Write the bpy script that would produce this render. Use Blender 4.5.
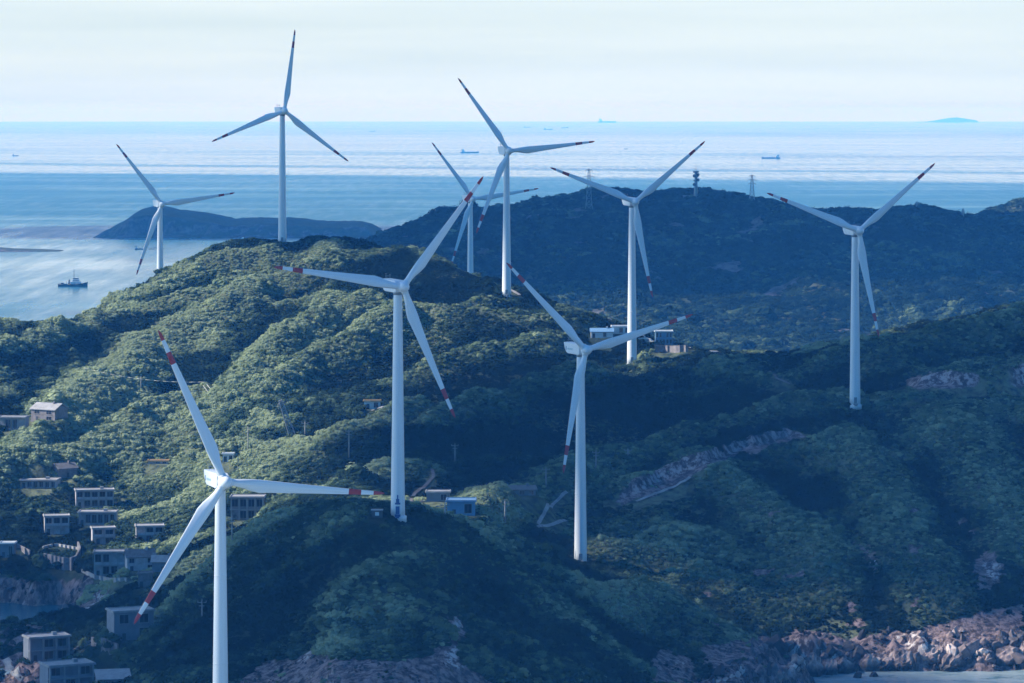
import bpy, bmesh, math, random
import numpy as np
from mathutils import Vector, Matrix, Euler

for o in list(bpy.data.objects):
    bpy.data.objects.remove(o, do_unlink=True)
SC = bpy.context.scene
COL = SC.collection
R = math.radians
random.seed(7)
RNG = np.random.default_rng(11)

# ------------------------------------------------------------------ camera
CAMZ = 170.0      # metres above the sea
FPX = 3500.0      # focal length in pixels of the 1024 wide frame
EYE = 113.0       # picture row of eye level
cd = bpy.data.cameras.new("camera")
cam = bpy.data.objects.new("camera", cd)
COL.objects.link(cam)
cam.location = (0, 0, CAMZ)
cam.rotation_euler = (R(90), 0, 0)
cd.sensor_width = 36
cd.lens = 36 * FPX / 1024
cd.shift_y = -(341.5 - EYE) / 1024
cd.clip_start = 5
cd.clip_end = 200000
SC.camera = cam

# ------------------------------------------------------------------ sun and sky
SUN_EL, SUN_AZ = R(36), R(-88)      # azimuth from the view direction (+Y), negative = left
sdir = Vector((math.sin(SUN_AZ) * math.cos(SUN_EL), math.cos(SUN_AZ) * math.cos(SUN_EL), math.sin(SUN_EL)))
ld = bpy.data.lights.new("sun", 'SUN')
ld.energy = 5.0
ld.angle = R(0.8)
ld.color = (1.0, 0.97, 0.91)
sun = bpy.data.objects.new("sun", ld)
COL.objects.link(sun)
sun.location = (0, 0, 400)
sun.rotation_euler = sdir.to_track_quat('Z', 'Y').to_euler()

W = bpy.data.worlds.new("World")
SC.world = W
W.use_nodes = True
nt = W.node_tree
nt.nodes.clear()
wo = nt.nodes.new('ShaderNodeOutputWorld')
bg = nt.nodes.new('ShaderNodeBackground')
sky = nt.nodes.new('ShaderNodeTexSky')
sky.sky_type = 'NISHITA'
sky.sun_disc = False
sky.sun_elevation = SUN_EL
sky.sun_rotation = SUN_AZ
sky.altitude = 100
sky.air_density = 1.3
sky.dust_density = 1.0
sky.ozone_density = 3.5
tc = nt.nodes.new('ShaderNodeTexCoord')
mp = nt.nodes.new('ShaderNodeMapping')
mp.inputs['Scale'].default_value = (3.0, 3.0, 60.0)
nz = nt.nodes.new('ShaderNodeTexNoise')
nz.inputs['Scale'].default_value = 1.6
nz.inputs['Detail'].default_value = 6
nz.inputs['Roughness'].default_value = 0.55
rmp = nt.nodes.new('ShaderNodeMapRange')
rmp.inputs[1].default_value = 0.36
rmp.inputs[2].default_value = 0.62
rmp.inputs[3].default_value = 0.88
rmp.inputs[4].default_value = 1.0
# veil of cloud is thick near the horizon and thins overhead
sep = nt.nodes.new('ShaderNodeSeparateXYZ')
el = nt.nodes.new('ShaderNodeMapRange')
el.inputs[1].default_value = 0.05
el.inputs[2].default_value = 0.45
el.inputs[3].default_value = 1.0
el.inputs[4].default_value = 0.1
mul = nt.nodes.new('ShaderNodeMath'); mul.operation = 'MULTIPLY'
mx = nt.nodes.new('ShaderNodeMix'); mx.data_type = 'RGBA'
mx.inputs['B'].default_value = (7.8, 9.0, 9.25, 1)      # pale veil of high cloud (same units as the sky texture)
L = nt.links.new
L(tc.outputs['Generated'], mp.inputs['Vector']); L(mp.outputs[0], nz.inputs['Vector'])
L(nz.outputs[0], rmp.inputs[0]); L(tc.outputs['Generated'], sep.inputs[0]); L(sep.outputs[2], el.inputs[0])
L(rmp.outputs[0], mul.inputs[0]); L(el.outputs[0], mul.inputs[1])
tint = nt.nodes.new('ShaderNodeMix'); tint.data_type = 'RGBA'; tint.blend_type = 'MULTIPLY'
tint.inputs['Factor'].default_value = 1; tint.inputs['B'].default_value = (.13, .80, 1.55, 1)   # the photograph's cool white balance
L(sky.outputs[0], tint.inputs['A'])
# and lies mostly over the sea ahead
ah = nt.nodes.new('ShaderNodeMapRange'); ah.inputs[1].default_value = -.35; ah.inputs[2].default_value = .55; ah.inputs[3].default_value = .12; ah.inputs[4].default_value = 1
mul2 = nt.nodes.new('ShaderNodeMath'); mul2.operation = 'MULTIPLY'
L(sep.outputs[1], ah.inputs[0]); L(mul.outputs[0], mul2.inputs[0]); L(ah.outputs[0], mul2.inputs[1])
L(mul2.outputs[0], mx.inputs['Factor']); L(tint.outputs['Result'], mx.inputs['A'])
L(mx.outputs['Result'], bg.inputs['Color']); L(bg.outputs[0], wo.inputs['Surface'])
bg.inputs['Strength'].default_value = 0.065

SC.view_settings.view_transform = 'Standard'
SC.view_settings.look = 'None'
SC.view_settings.exposure = 0.68
SC.view_settings.gamma = 1
SC.cycles.use_denoising = True
SC.cycles.max_bounces = 5
SC.cycles.diffuse_bounces = 2
SC.cycles.glossy_bounces = 2
SC.cycles.transmission_bounces = 2
SC.cycles.volume_bounces = 2
SC.cycles.transparent_max_bounces = 4

# ------------------------------------------------------------------ helpers
def P(px, py, D):
    return Vector(((px - 512) / FPX * D, D, CAMZ - (py - EYE) / FPX * D))

def tag(o, label=None, cat=None, group=None, kind=None):
    if label: o['label'] = label
    if cat: o['category'] = cat
    if group: o['group'] = group
    if kind: o['kind'] = kind
    return o

def empty(name, loc, rz=0.0):
    o = bpy.data.objects.new(name, None)
    o.empty_display_size = 1
    COL.objects.link(o)
    o.location = loc
    o.rotation_euler = (0, 0, rz)
    return o

def link_mesh(name, me, mats, parent=None):
    o = bpy.data.objects.new(name, me)
    COL.objects.link(o)
    for m in mats if isinstance(mats, (list, tuple)) else [mats]:
        if m.name not in [x.name for x in me.materials if x]:
            me.materials.append(m)
    if parent: o.parent = parent
    return o

class MB:
    """collects boxes, bars, tubes and prisms into ONE mesh"""
    def __init__(s): s.v = []; s.f = []; s.m = []; s.mi = 0
    def add(s, vs, fs):
        n = len(s.v); s.v += [tuple(v) for v in vs]
        for f in fs: s.f.append(tuple(i + n for i in f)); s.m.append(s.mi)
        return s
    def box(s, x0, x1, y0, y1, z0, z1):
        vs = [(x0,y0,z0),(x1,y0,z0),(x1,y1,z0),(x0,y1,z0),(x0,y0,z1),(x1,y0,z1),(x1,y1,z1),(x0,y1,z1)]
        return s.add(vs, [(0,3,2,1),(4,5,6,7),(0,1,5,4),(1,2,6,5),(2,3,7,6),(3,0,4,7)])
    def prism(s, pts, z0, z1):
        n = len(pts)
        vs = [(x,y,z0) for x,y in pts] + [(x,y,z1) for x,y in pts]
        return s.add(vs, [tuple(range(n))[::-1], tuple(range(n,2*n))] + [(i,(i+1)%n,(i+1)%n+n,i+n) for i in range(n)])
    def tube(s, a, b, r0, r1=None, n=8):
        a = Vector(a); b = Vector(b); r1 = r0 if r1 is None else r1
        q = (b - a).to_track_quat('Z', 'Y')
        vs = []
        for c, r in ((a, r0), (b, r1)):
            for i in range(n):
                t = 2*math.pi*i/n
                vs.append(c + q @ Vector((math.cos(t)*r, math.sin(t)*r, 0)))
        return s.add(vs, [tuple(range(n))[::-1], tuple(range(n,2*n))] + [(i,(i+1)%n,(i+1)%n+n,i+n) for i in range(n)])
    def rings(s, rings):
        n = len(rings[0]); vs = [p for r in rings for p in r]; fs = []
        for k in range(len(rings)-1):
            for i in range(n):
                fs.append((k*n+i, k*n+(i+1)%n, (k+1)*n+(i+1)%n, (k+1)*n+i))
        fs.append(tuple(range(n))[::-1]); fs.append(tuple(range((len(rings)-1)*n, len(rings)*n)))
        return s.add(vs, fs)
    def mesh(s, name, smooth=False):
        me = bpy.data.meshes.new(name)
        me.from_pydata(s.v, [], s.f); me.update()
        if smooth: me.polygons.foreach_set('use_smooth', [True]*len(me.polygons))
        return me
    def build(s, name, mats, parent=None, smooth=False, bevel=0):
        me = s.mesh(name, smooth)
        o = link_mesh(name, me, mats, parent)
        if isinstance(mats, (list, tuple)): me.polygons.foreach_set('material_index', s.m)
        if bevel:
            b = o.modifiers.new('bevel', 'BEVEL'); b.width = bevel; b.segments = 3
        return o

def nodes(m):
    m.use_nodes = True
    n = m.node_tree; b = n.nodes.get('Principled BSDF')
    return n, b

def mat(name, col, rough=0.7, var=0.15, scale=1.0, metallic=0, bump=0.0, dark=None, coord='Object'):
    """principled material whose base colour is broken up by noise and streaks"""
    m = bpy.data.materials.new(name)
    n, b = nodes(m)
    b.inputs['Roughness'].default_value = rough
    b.inputs['Metallic'].default_value = metallic
    t = n.nodes.new('ShaderNodeTexCoord')
    z = n.nodes.new('ShaderNodeTexNoise')
    z.inputs['Scale'].default_value = scale
    z.inputs['Detail'].default_value = 8
    z.inputs['Roughness'].default_value = 0.65
    n.links.new(t.outputs[coord], z.inputs['Vector'])
    r = n.nodes.new('ShaderNodeMapRange')
    r.inputs[1].default_value = 0.3; r.inputs[2].default_value = 0.7
    n.links.new(z.outputs[0], r.inputs[0])
    x = n.nodes.new('ShaderNodeMix'); x.data_type = 'RGBA'
    d = dark or tuple(c*(1-var*2) for c in col)
    x.inputs['A'].default_value = (*d, 1)
    x.inputs['B'].default_value = (*col, 1)
    n.links.new(r.outputs[0], x.inputs['Factor'])
    n.links.new(x.outputs['Result'], b.inputs['Base Color'])
    if bump:
        u = n.nodes.new('ShaderNodeBump'); u.inputs['Strength'].default_value = bump
        n.links.new(z.outputs[0], u.inputs['Height']); n.links.new(u.outputs[0], b.inputs['Normal'])
    return m

M = {}
M['paint'] = mat('white_turbine_paint', (.78,.80,.81), .42, .07, .8)
_n, _b = nodes(M['paint'])          # faint grime runs down the shells
_mp = _n.nodes.new('ShaderNodeMapping'); _mp.inputs['Scale'].default_value = (2.4, 2.4, .07)
_tx = [q for q in _n.nodes if q.type == 'TEX_NOISE'][0]; _tc = [q for q in _n.nodes if q.type == 'TEX_COORD'][0]
_n.links.new(_tc.outputs['Object'], _mp.inputs['Vector']); _n.links.new(_mp.outputs[0], _tx.inputs['Vector'])
M['red'] = mat('red_blade_band', (.38,.02,.025), .45, .1, 1.0)
M['grey'] = mat('grey_metal', (.28,.30,.31), .5, .15, 1.0)
M['darkgrey'] = mat('dark_metal', (.06,.065,.07), .5, .15, 1.0)
M['mark'] = mat('faded_blue_mark', (.10,.22,.34), .5, .1, 2.0)
M['marklight'] = mat('faded_teal_lettering', (.42,.60,.62), .5, .1, 2.0)
M['logo'] = mat('dark_blue_door_paint', (.03,.10,.28), .5, .1, 2.0)
M['stone'] = mat('weathered_stone_wall', (.27,.24,.24), .9, .3, .6, bump=.4)
M['plaster'] = mat('weathered_pale_plaster', (.58,.54,.55), .85, .28, .55, bump=.2)
M['plaster2'] = mat('greyish_plaster', (.24,.25,.28), .85, .2, .35, bump=.2)
M['concrete'] = mat('concrete_roof_edge', (.40,.38,.37), .85, .22, .5, bump=.2)
M['tile'] = mat('grey_roof_tile', (.20,.18,.17), .85, .25, .8, bump=.3)
M['whitepaint'] = mat('white_painted_wall', (.72,.72,.70), .7, .08, .6)
M['glass'] = mat('dark_window_glass', (.02,.025,.035), .15, .2, .8)
M['ochre'] = mat('ochre_roof', (.62,.40,.17), .7, .12, 1.0)
M['bluesheet'] = mat('blue_metal_sheet', (.16,.30,.46), .5, .12, .8)
M['hull'] = mat('dark_ship_hull', (.03,.045,.08), .5, .2, .5)
M['hullred'] = mat('red_lower_hull', (.16,.03,.03), .6, .2, .5)
M['ship'] = mat('white_ship_paint', (.68,.70,.72), .5, .08, .5)
M['wood'] = mat('grey_timber_pole', (.33,.32,.30), .85, .2, 1.0)
M['path'] = mat('pale_concrete_path', (.42,.39,.36), .9, .3, .25)
M['dirt'] = mat('trodden_dirt', (.20,.17,.16), .95, .3, .4)
M['cable'] = mat('pale_sheathed_cable', (.62,.60,.50), .4, .05, 1.0)
M['rock'] = mat('pinkish_coast_rock', (.36,.29,.28), .9, .35, .35, bump=.6, dark=(.09,.08,.09))

# ------------------------------------------------------------------ noise
def _h(ix, iy, seed):
    n = (ix.astype(np.int64)*374761393 + iy.astype(np.int64)*668265263 + seed*2147483647) & 0xffffffff
    n = ((n ^ (n >> 13)) * 1274126177) & 0xffffffff
    n = (n ^ (n >> 16)) & 0xffffffff
    return n / 4294967295.0
def vnoise(x, y, seed=0):
    ix = np.floor(x); iy = np.floor(y); fx = x-ix; fy = y-iy
    fx = fx*fx*fx*(fx*(fx*6-15)+10); fy = fy*fy*fy*(fy*(fy*6-15)+10)
    a = _h(ix,iy,seed); b = _h(ix+1,iy,seed); c = _h(ix,iy+1,seed); d = _h(ix+1,iy+1,seed)
    return (a*(1-fx)+b*fx)*(1-fy)+(c*(1-fx)+d*fx)*fy
def fbm(x, y, o=4, seed=0, g=.5):
    s = 0; a = 1; t = 0
    for k in range(o):
        s = s + a*vnoise(x*2**k+17.3*k, y*2**k-9.1*k, seed+k); t += a; a *= g
    return s/t
def ridged(x, y, o=4, seed=0):
    s = 0; a = 1; t = 0
    for k in range(o):
        s = s + a*(1-abs(2*vnoise(x*2**k+5.2*k, y*2**k+3.1*k, seed+k)-1)); t += a; a *= .5
    return s/t
def sstep(a, b, x):
    t = np.clip((x-a)/(b-a), 0, 1); return t*t*(3-2*t)

# ------------------------------------------------------------------ main land: heights through surveyed points
SURV = {
 -140: [(700,1010,0.5),(640,1110,-3),(600,1240,0),(545,1260,None),(490,1320,None),(430,1385,None),(350,1480,None),(322,1520,None),('b',1620,50),('b',1760,-6)],
 0: [(683,1030,None),(660,1075,1),(640,1130,1.0),(606,1215,0),(545,1245,None),(490,1310,None),(430,1375,None),(390,1420,None),(350,1470,None),(320,1520,None),('b',1600,62),('b',1750,5),('b',1850,-8),('b',960,-2),('b',900,-8)],
 60: [(683,1010,None),(650,1065,None),(624,1150,.6),(602,1205,1),(560,1225,None),(520,1275,None),(480,1325,None),(425,1395,None),(370,1470,None),(314,1560,None),('b',1650,62),('b',1800,5)],
 128: [('b',880,-6),(683,985,None),(640,1050,None),(600,1120,None),(575,1160,None),(540,1250,None),(510,1300,None),(480,1345,None),(440,1400,None),(400,1455,None),(350,1530,None),(310,1600,None),(289,1650,None),('b',1740,70),('b',1840,56),('b',1980,20),('b',2080,-6)],
 220: [('b',836,17),('b',790,-7),(683,905,None),(640,940,None),(600,980,None),(552,1040,None),('b',1120,30),(522,1225,None),(480,1290,None),(440,1360,None),(400,1420,None),(350,1510,None),(310,1590,None),(270,1660,None),(248,1698,None),('b',1800,80),('b',1900,50),('b',2100,-6)],
 300: [('b',850,18),('b',800,-7),(683,885,None),(650,910,None),(600,945,None),(550,985,None),(510,1015,None),('b',1090,39),(500,1180,None),(440,1320,None),(380,1430,None),(330,1520,None),(285,1610,None),(244,1698,None),('b',1800,84)],
 345: [(234,1705,None)],
 384: [('b',840,15),('b',800,-7),(683,870,None),(650,893,None),(600,925,None),(550,958,None),(516,989,None),('b',1040,50),('b',1100,43.5),(500,1150,None),(470,1210,None),(430,1300,None),(400,1370,None),(360,1450,None),(320,1530,None),(280,1610,None),(246,1690,None),('b',1780,86),('b',1900,64),('b',2100,15),('b',2180,-6)],
 440: [(683,880,None),(630,915,None),(570,960,None),(524,1000,None),('b',1070,43),(505,1140,None),(440,1280,None),(380,1400,None),(320,1510,None),(275,1600,None),(257,1650,None),('b',1730,84),('b',1950,60),('b',2150,-4)],
 480: [(270,1610,None),('b',1700,80)],
 512: [('b',860,6),('b',825,-8),(683,900,None),(640,940,None),(600,975,None),(560,1010,None),(537,1040,None),('b',1095,38),(515,1145,None),(490,1190,None),(450,1265,None),(410,1340,None),(370,1410,None),(330,1480,None),(305,1540,None),(293,1562,None),('b',1650,72),('b',1950,52),('b',2150,-6)],
 578: [('b',900,-6),(683,930,None),(640,965,None),(600,1010,None),(570,1060,None),(552,1115,None),('b',1155,31),(500,1200,None),(450,1270,None),(410,1345,None),(370,1415,None),(330,1490,None),(308,1535,None),('b',1640,60),('b',1800,8),('b',2000,-8)],
 640: [('b',910,-6),(683,960,None),(650,990,None),(620,1030,None),(590,1072,None),('b',1110,23),(560,1135,None),(530,1170,None),(500,1210,None),(470,1250,None),(440,1300,None),(400,1370,None),(360,1449,None),(344,1480,None),(326,1515,None),('b',1590,58),('b',1750,5),('b',1900,-8)],
 700: [('b',940,-6),(683,985,None),(655,1015,None),(622,1050,None),('b',1085,16),(590,1110,None),(550,1150,None),(510,1195,None),(475,1240,None),(440,1285,None),(400,1360,None),(372,1420,None),(351,1460,None),('b',1560,50),('b',1700,-2)],
 768: [('b',975,-6),(683,1012,3.5),(668,1030,None),(648,1065,None),(600,1105,None),(560,1150,None),(520,1190,None),(480,1230,None),(440,1270,None),(420,1300,None),(395,1345,None),(375,1390,None),(357,1430,None),('b',1500,60),('b',1640,8),('b',1750,-8)],
 830: [('b',1020,-6),(683,1035,-2),(662,1068,4),(600,1100,None),(540,1160,None),(480,1225,None),(430,1280,None),(395,1330,None),(365,1395,None),(349,1425,None),('b',1500,64)],
 896: [('b',1035,-8),(672,1069,0),(602,1095,None),(560,1130,None),(500,1190,None),(450,1250,None),(405,1307,None),(380,1350,None),(350,1410,None),(332,1440,None),('b',1510,70),('b',1660,8),('b',1780,-8)],
 960: [('b',1035,-8),(670,1069,0),(600,1095,None),(540,1150,None),(470,1225,None),(410,1300,None),(360,1390,None),(317,1450,None),('b',1520,78)],
 1024: [('b',1035,-8),(668,1069,0),(600,1100,None),(560,1135,None),(500,1190,None),(440,1260,None),(380,1340,None),(340,1400,None),(303,1460,None),('b',1540,80),('b',1700,16),('b',1850,-8)],
 1180: [('b',1035,-8),(668,1069,0),(590,1105,None),(500,1190,None),(420,1280,None),(340,1390,None),(285,1470,None),('b',1560,85),('b',1720,16),('b',1870,-8)],
}
CL = 6.5          # cliff rise added just above the waterline
def coast(f):     # f: smooth height -> height with a cliff at the shore
    return np.where(f > 0, f + CL*(1-np.exp(-np.maximum(f,0)/1.4))*np.exp(-np.maximum(f,0)/30.0), f)
_ft = np.linspace(-20, 160, 6000); _gt = coast(_ft)
def uncoast(z): return np.interp(z, _gt, _ft)
pts = []
for px, rows in SURV.items():
    for a, D, z in rows:
        x = (px-512)/FPX*D
        if z is None: z = CAMZ-(a-EYE)/FPX*D
        z = float(uncoast(z)) if z > CL else (z*0.35 if z > 0 else z)
        pts.append((x, D, z))
pts = np.array(pts)
def tps_fit(p, smooth=0.004):
    X = p[:, :2]/100.0; n = len(X)
    d = np.linalg.norm(X[:,None]-X[None], axis=2)
    K = np.where(d > 0, d*d*np.log(d+1e-12), 0) + np.eye(n)*smooth
    A = np.zeros((n+3, n+3)); A[:n,:n] = K
    A[:n,n] = 1; A[:n,n+1:] = X; A[n,:n] = 1; A[n+1:,:n] = X.T
    b = np.zeros(n+3); b[:n] = p[:,2]
    return X, np.linalg.solve(A, b)
def tps_eval(fit, x, y):
    X, w = fit; n = len(X); out = np.empty(x.size); q = np.stack([x.ravel(), y.ravel()], 1)/100.0
    for s in range(0, len(q), 20000):
        c = q[s:s+20000]
        d2 = ((c[:,None]-X[None])**2).sum(2)
        out[s:s+20000] = (0.5*d2*np.log(d2+1e-12)) @ w[:n] + w[n] + c @ w[n+1:]
    return out.reshape(x.shape)
fit = tps_fit(pts)
gx = np.arange(-400, 400.1, 1.6)
gy = np.concatenate([np.arange(740, 1760, 1.8), np.arange(1760, 2260, 8.0)])
GX, GY = np.meshgrid(gx, gy)
F = tps_eval(fit, GX, GY)

class Field:
    def __init__(s, x, y, z): s.x = x; s.y = y; s.z = z
    def __call__(s, px, py):
        px = np.asarray(px, float); py = np.asarray(py, float)
        i = np.clip(np.searchsorted(s.x, px)-1, 0, len(s.x)-2); j = np.clip(np.searchsorted(s.y, py)-1, 0, len(s.y)-2)
        u = np.clip((px-s.x[i])/(s.x[i+1]-s.x[i]),0,1); v = np.clip((py-s.y[j])/(s.y[j+1]-s.y[j]),0,1)
        z = s.z
        return (z[j,i]*(1-u)+z[j,i+1]*u)*(1-v)+(z[j+1,i]*(1-u)+z[j+1,i+1]*u)*v
def hit(field, px, py, d0=800, d1=2200, step=1.0):
    """where the line of sight through a picture point first meets the ground"""
    D = np.arange(d0, d1, step)
    z = field((px-512)/FPX*D, D); r = CAMZ-(py-EYE)/FPX*D
    k = np.nonzero(z >= r)[0]
    d = D[k[0]] if len(k) else d1
    return float(d)

base = Field(gx, gy, coast(F))
# spurs and terrace edges read off the slopes: (points, height, half width)
SPURS = [
 ([(0,348),(60,330),(120,308),(200,303),(300,300)], 3.0, 7),
 ([(300,300),(380,318),(440,322),(480,312)], 3.0, 7),
 ([(470,318),(540,325),(600,330)], 2.0, 7),
 ([(0,470),(40,440),(90,405),(130,375),(150,345)], 6.0, 14),
 ([(40,470),(100,450),(150,425),(200,395)], 6.0, 12),
 ([(205,420),(235,390),(270,362),(310,338),(360,318)], 7.0, 13),
 ([(250,400),(300,372),(350,350),(390,330)], 6.0, 12),
 ([(235,452),(290,444),(335,436),(375,424),(420,410)], 4.0, 10),
 ([(430,420),(480,404),(530,386),(590,372)], 4.0, 11),
 ([(400,380),(450,362),(500,352),(560,345)], 3.5, 11),
 ([(120,300),(170,285),(215,268),(262,256)], 3.5, 9),
 ([(180,330),(225,312),(262,290),(330,268)], 5.0, 12),
 ([(480,520),(540,492),(590,474),(640,452),(690,436)], 5.0, 12),
 ([(690,436),(740,425),(790,410),(850,398)], 4.0, 11),
 ([(855,400),(910,398),(960,392),(1024,384)], 4.0, 11),
 ([(720,372),(780,380),(830,366),(880,352)], 3.5, 11),
 ([(880,372),(930,355),(980,338),(1024,322)], 5.0, 13),
 ([(600,600),(650,598),(700,612),(745,640),(770,668)], 4.0, 10),
 ([(620,560),(680,570),(730,590)], 4.0, 10),
 ([(700,470),(760,500),(800,540),(830,590)], 4.0, 13),
 ([(840,440),(880,480),(900,530),(930,590)], 4.0, 14),
 ([(960,420),(980,470),(1010,520),(1024,560)], 4.0, 14),
 ([(240,600),(290,565),(340,530),(360,510)], 1.4, 9),
 ([(290,640),(350,590),(420,560)], 1.3, 9),
 ([(100,600),(120,585),(150,575),(180,570)], 2.0, 9),
]
def polyline_world(field, pl, n=40):
    out = []
    for (a, b), (c, d) in zip(pl[:-1], pl[1:]):
        for k in range(n//len(pl)+3):
            t = k/(n//len(pl)+3); x, y = a+(c-a)*t, b+(d-b)*t
            D = hit(field, x, y); out.append(((x-512)/FPX*D, D))
    D = hit(field, *pl[-1]); out.append(((pl[-1][0]-512)/FPX*D, D))
    return np.array(out)
def seg_dist(GX, GY, line):
    best = np.full(GX.shape, 1e9)
    for p, q in zip(line[:-1], line[1:]):
        if np.linalg.norm(q-p) > 60: continue
        d = q-p; L2 = max((d**2).sum(), 1e-6)
        t = np.clip(((GX-p[0])*d[0]+(GY-p[1])*d[1])/L2, 0, 1)
        e = (GX-p[0]-t*d[0])**2+(GY-p[1]-t*d[1])**2
        best = np.minimum(best, e)
    return np.sqrt(best)
wob = (fbm(GX/26, GY/30, 4, 5)-.5)*26
add = np.zeros_like(F)
for pl, h, w in SPURS:
    ln = polyline_world(base, pl)
    x0, x1, y0, y1 = ln[:,0].min()-60, ln[:,0].max()+60, ln[:,1].min()-60, ln[:,1].max()+60
    jx = np.nonzero((gx > x0) & (gx < x1))[0]; jy = np.nonzero((gy > y0) & (gy < y1))[0]
    s = np.ix_(jy, jx)
    d = seg_dist(GX[s], GY[s], ln) + wob[s]*.4
    add[s] = np.maximum(add[s], 1.7*h*np.exp(-(np.maximum(d,0)/w)**2))
n1 = ridged(GX/95, GY/120, 3, 21)-.55
n2 = ridged(GX/34+.2*n1, GY/40, 3, 31)-.55
n3 = fbm(GX/9, GY/9, 3, 41)-.5
land = sstep(0, 25, F)
add = add*(.55+.9*fbm(GX/38, GY/60, 3, 15))
F2 = F + add*land*1.0 - 1.2 - 1.9*sstep(14, 30, F) + (n1*7.5 + n2*7.5)*land*sstep(5,40,F+12) + n3*1.0*sstep(-2,6,F)
# jagged shore
F2 = F2 + (ridged(GX/22, GY/22, 3, 51)-.5)*5*np.exp(-((F-1)/4.0)**2)
Z = coast(F2)
cliff = np.clip(np.exp(-((F2-1.2)/2.6)**2), 0, 1)*(F2 > -2)
Z = Z + cliff*((ridged(GX/13, GY/40, 3, 61)-.5)*9 + (ridged(GX/6, GY/9, 2, 66)-.5)*3.5 + (vnoise(GX/3, GY/3, 71)-.5)*1.5)*np.where((GX < -60) & (GY > 1000), .35, 1)
H = Field(gx, gy, Z)

CG = 'buildings of the walled compound on the saddle'
# the houses: foot of the front wall in the picture, size, turn, and how each is built
HOUSES = [
 (43, 421, 26, 17, -32, 'house', 'grey stone house with a hipped pale roof, highest house on the left slope', 'stone', 'gable', 'concrete', 2, 2, 8, False, -1),
 (11, 431, 28, 13, -6, 'house', 'low flat-roofed house cut by the left picture edge below the highest stone house', 'plaster', 'flat', 'concrete', 1, 4, 7, True),
 (68, 478, 17, 14, 38, 'house', 'small grey hut-like house with a pitched roof alone among sunlit shrubs', 'stone', 'gable', 'tile', 1, 1, 6, False),
 (38, 489, 36, 8, -4, 'house', 'long low house with a pale flat roof on the sunlit terrace', 'plaster', 'flat', 'concrete', 1, 6, 9, True),
 (95, 508, 37, 17, 10, 'house', 'wide two-storey house with five dark bays, topmost of the stepped row of houses', 'plaster', 'flat', 'concrete', 2, 5, 7, True, 1),
 (97, 526, 37, 13, 0, 'house', 'wide house with white pillars and a pale roof edge directly above a smaller house', 'plaster', 'flat', 'concrete', 1, 6, 7, True),
 (104, 545, 22, 16, 12, 'house', 'narrow two-storey house tucked directly below the wide pillared house', 'plaster', 'flat', 'concrete', 2, 2, 6, True, 1),
 (57, 535, 24, 18, 10, 'house', 'two-storey house with a pale roof left of the stepped row of houses', 'plaster', 'flat', 'concrete', 2, 3, 7, True, 1),
 (150, 543, 27, 16, 8, 'house', 'two-storey house right of the stepped row, just left of the lowest turbine blade', 'plaster', 'flat', 'concrete', 2, 3, 7, True, 1),
 (158, 464, 20, 2.5, 0, 'terrace_house', 'very low ochre-edged flat roof just showing above the scrub', 'plaster', 'flat', 'ochre', 1, 3, 4),
 (228, 462, 10.5, 7.5, 0, 'white_building', 'tiny white flat-roofed building above the nearest turbine rotor', 'whitepaint', 'flat', 'whitepaint', 1, 2, 4),
 (247, 521, 33, 23, 0, 'house', 'two-storey pinkish house with white window panels right of the nearest tower', 'stone', 'flat', 'concrete', 2, 4, 8, True),
 (7, 558, 14, 14, 0, 'house', 'small white-roofed house at the left picture edge above the cove', 'plaster2', 'flat', 'whitepaint', 1, 2, 5),
 (110, 577, 32, 24, 4, 'house', 'tall two-storey house with an upper balcony on the curved retaining wall', 'plaster', 'flat', 'concrete', 2, 4, 7, True, 1),
 (141, 571, 27, 20, 12, 'house', 'two-storey house with a grey pitched roof and white gable end', 'plaster', 'gable', 'tile', 2, 3, 7, False, 1),
 (163, 573, 22, 16, 0, 'house', 'dark low hut with a spreading grey roof under the lowest turbine blade', 'plaster2', 'gable', 'concrete', 1, 1, 6),
 (145, 588, 14, 14, 0, 'ruined_house', 'small roofless-looking stone ruin below the pitched-roof house', 'stone', 'flat', 'stone', 1, 2, 4),
 (134, 640, 38, 28, 22, 'house', 'large blank-walled box house whose corner meets the red blade tip', 'plaster2', 'flat', 'concrete', 2, 2, 8, False),
 (50, 662, 38, 24, 24, 'house', 'grey two-storey house with an open corner balcony above the shore path', 'plaster2', 'flat', 'concrete', 2, 3, 7, True),
 (72, 690, 42, 24, 26, 'house', 'grey house with a broad flat pale roof at the bottom picture edge', 'plaster2', 'flat', 'concrete', 2, 3, 9, True),
 (114, 693, 32, 20, 12, 'house', 'low house with a white eave corner, rightmost of the houses at the bottom edge', 'plaster2', 'shed', 'concrete', 1, 3, 6, False),
 (372, 409, 16, 7.5, 0, 'hut', 'small hut with a bright ochre roof alone on the middle slope', 'whitepaint', 'flat', 'ochre', 1, 2, 4, dict(group=None)),
 (438, 502, 23, 9, 0, 'shed', 'grey blue shed behind the front hill, left of the blue-walled one', 'plaster2', 'flat', 'concrete', 1, 2, 6, dict(group=None)),
 (461, 516, 28, 14, 0, 'shed', 'blue-walled shed with a pale roof edge just right of the tower with the emblem', 'bluesheet', 'flat', 'bluesheet', 1, 2, 9, dict(group=None)),
 (522, 496, 28, 9, 8, 'shed', 'low grey shed beneath the long spur right of the blue-walled one', 'plaster2', 'gable', 'tile', 1, 3, 7, dict(group=None)),
 (602, 338, 22, 9, 0, 'building', 'white building with a blue roof, leftmost in the compound', 'whitepaint', 'gable', 'bluesheet', 1, 4, 7, dict(group=CG)),
 (621, 334, 18, 7, 0, 'building', 'white flat building close left of the tower in the compound', 'whitepaint', 'flat', 'whitepaint', 1, 3, 6, dict(group=CG)),
 (664, 345, 17, 13, 0, 'building', 'two-storey pale blue building of many windows in the compound', 'bluesheet', 'flat', 'whitepaint', 2, 5, 7, dict(group=CG)),
]
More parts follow.
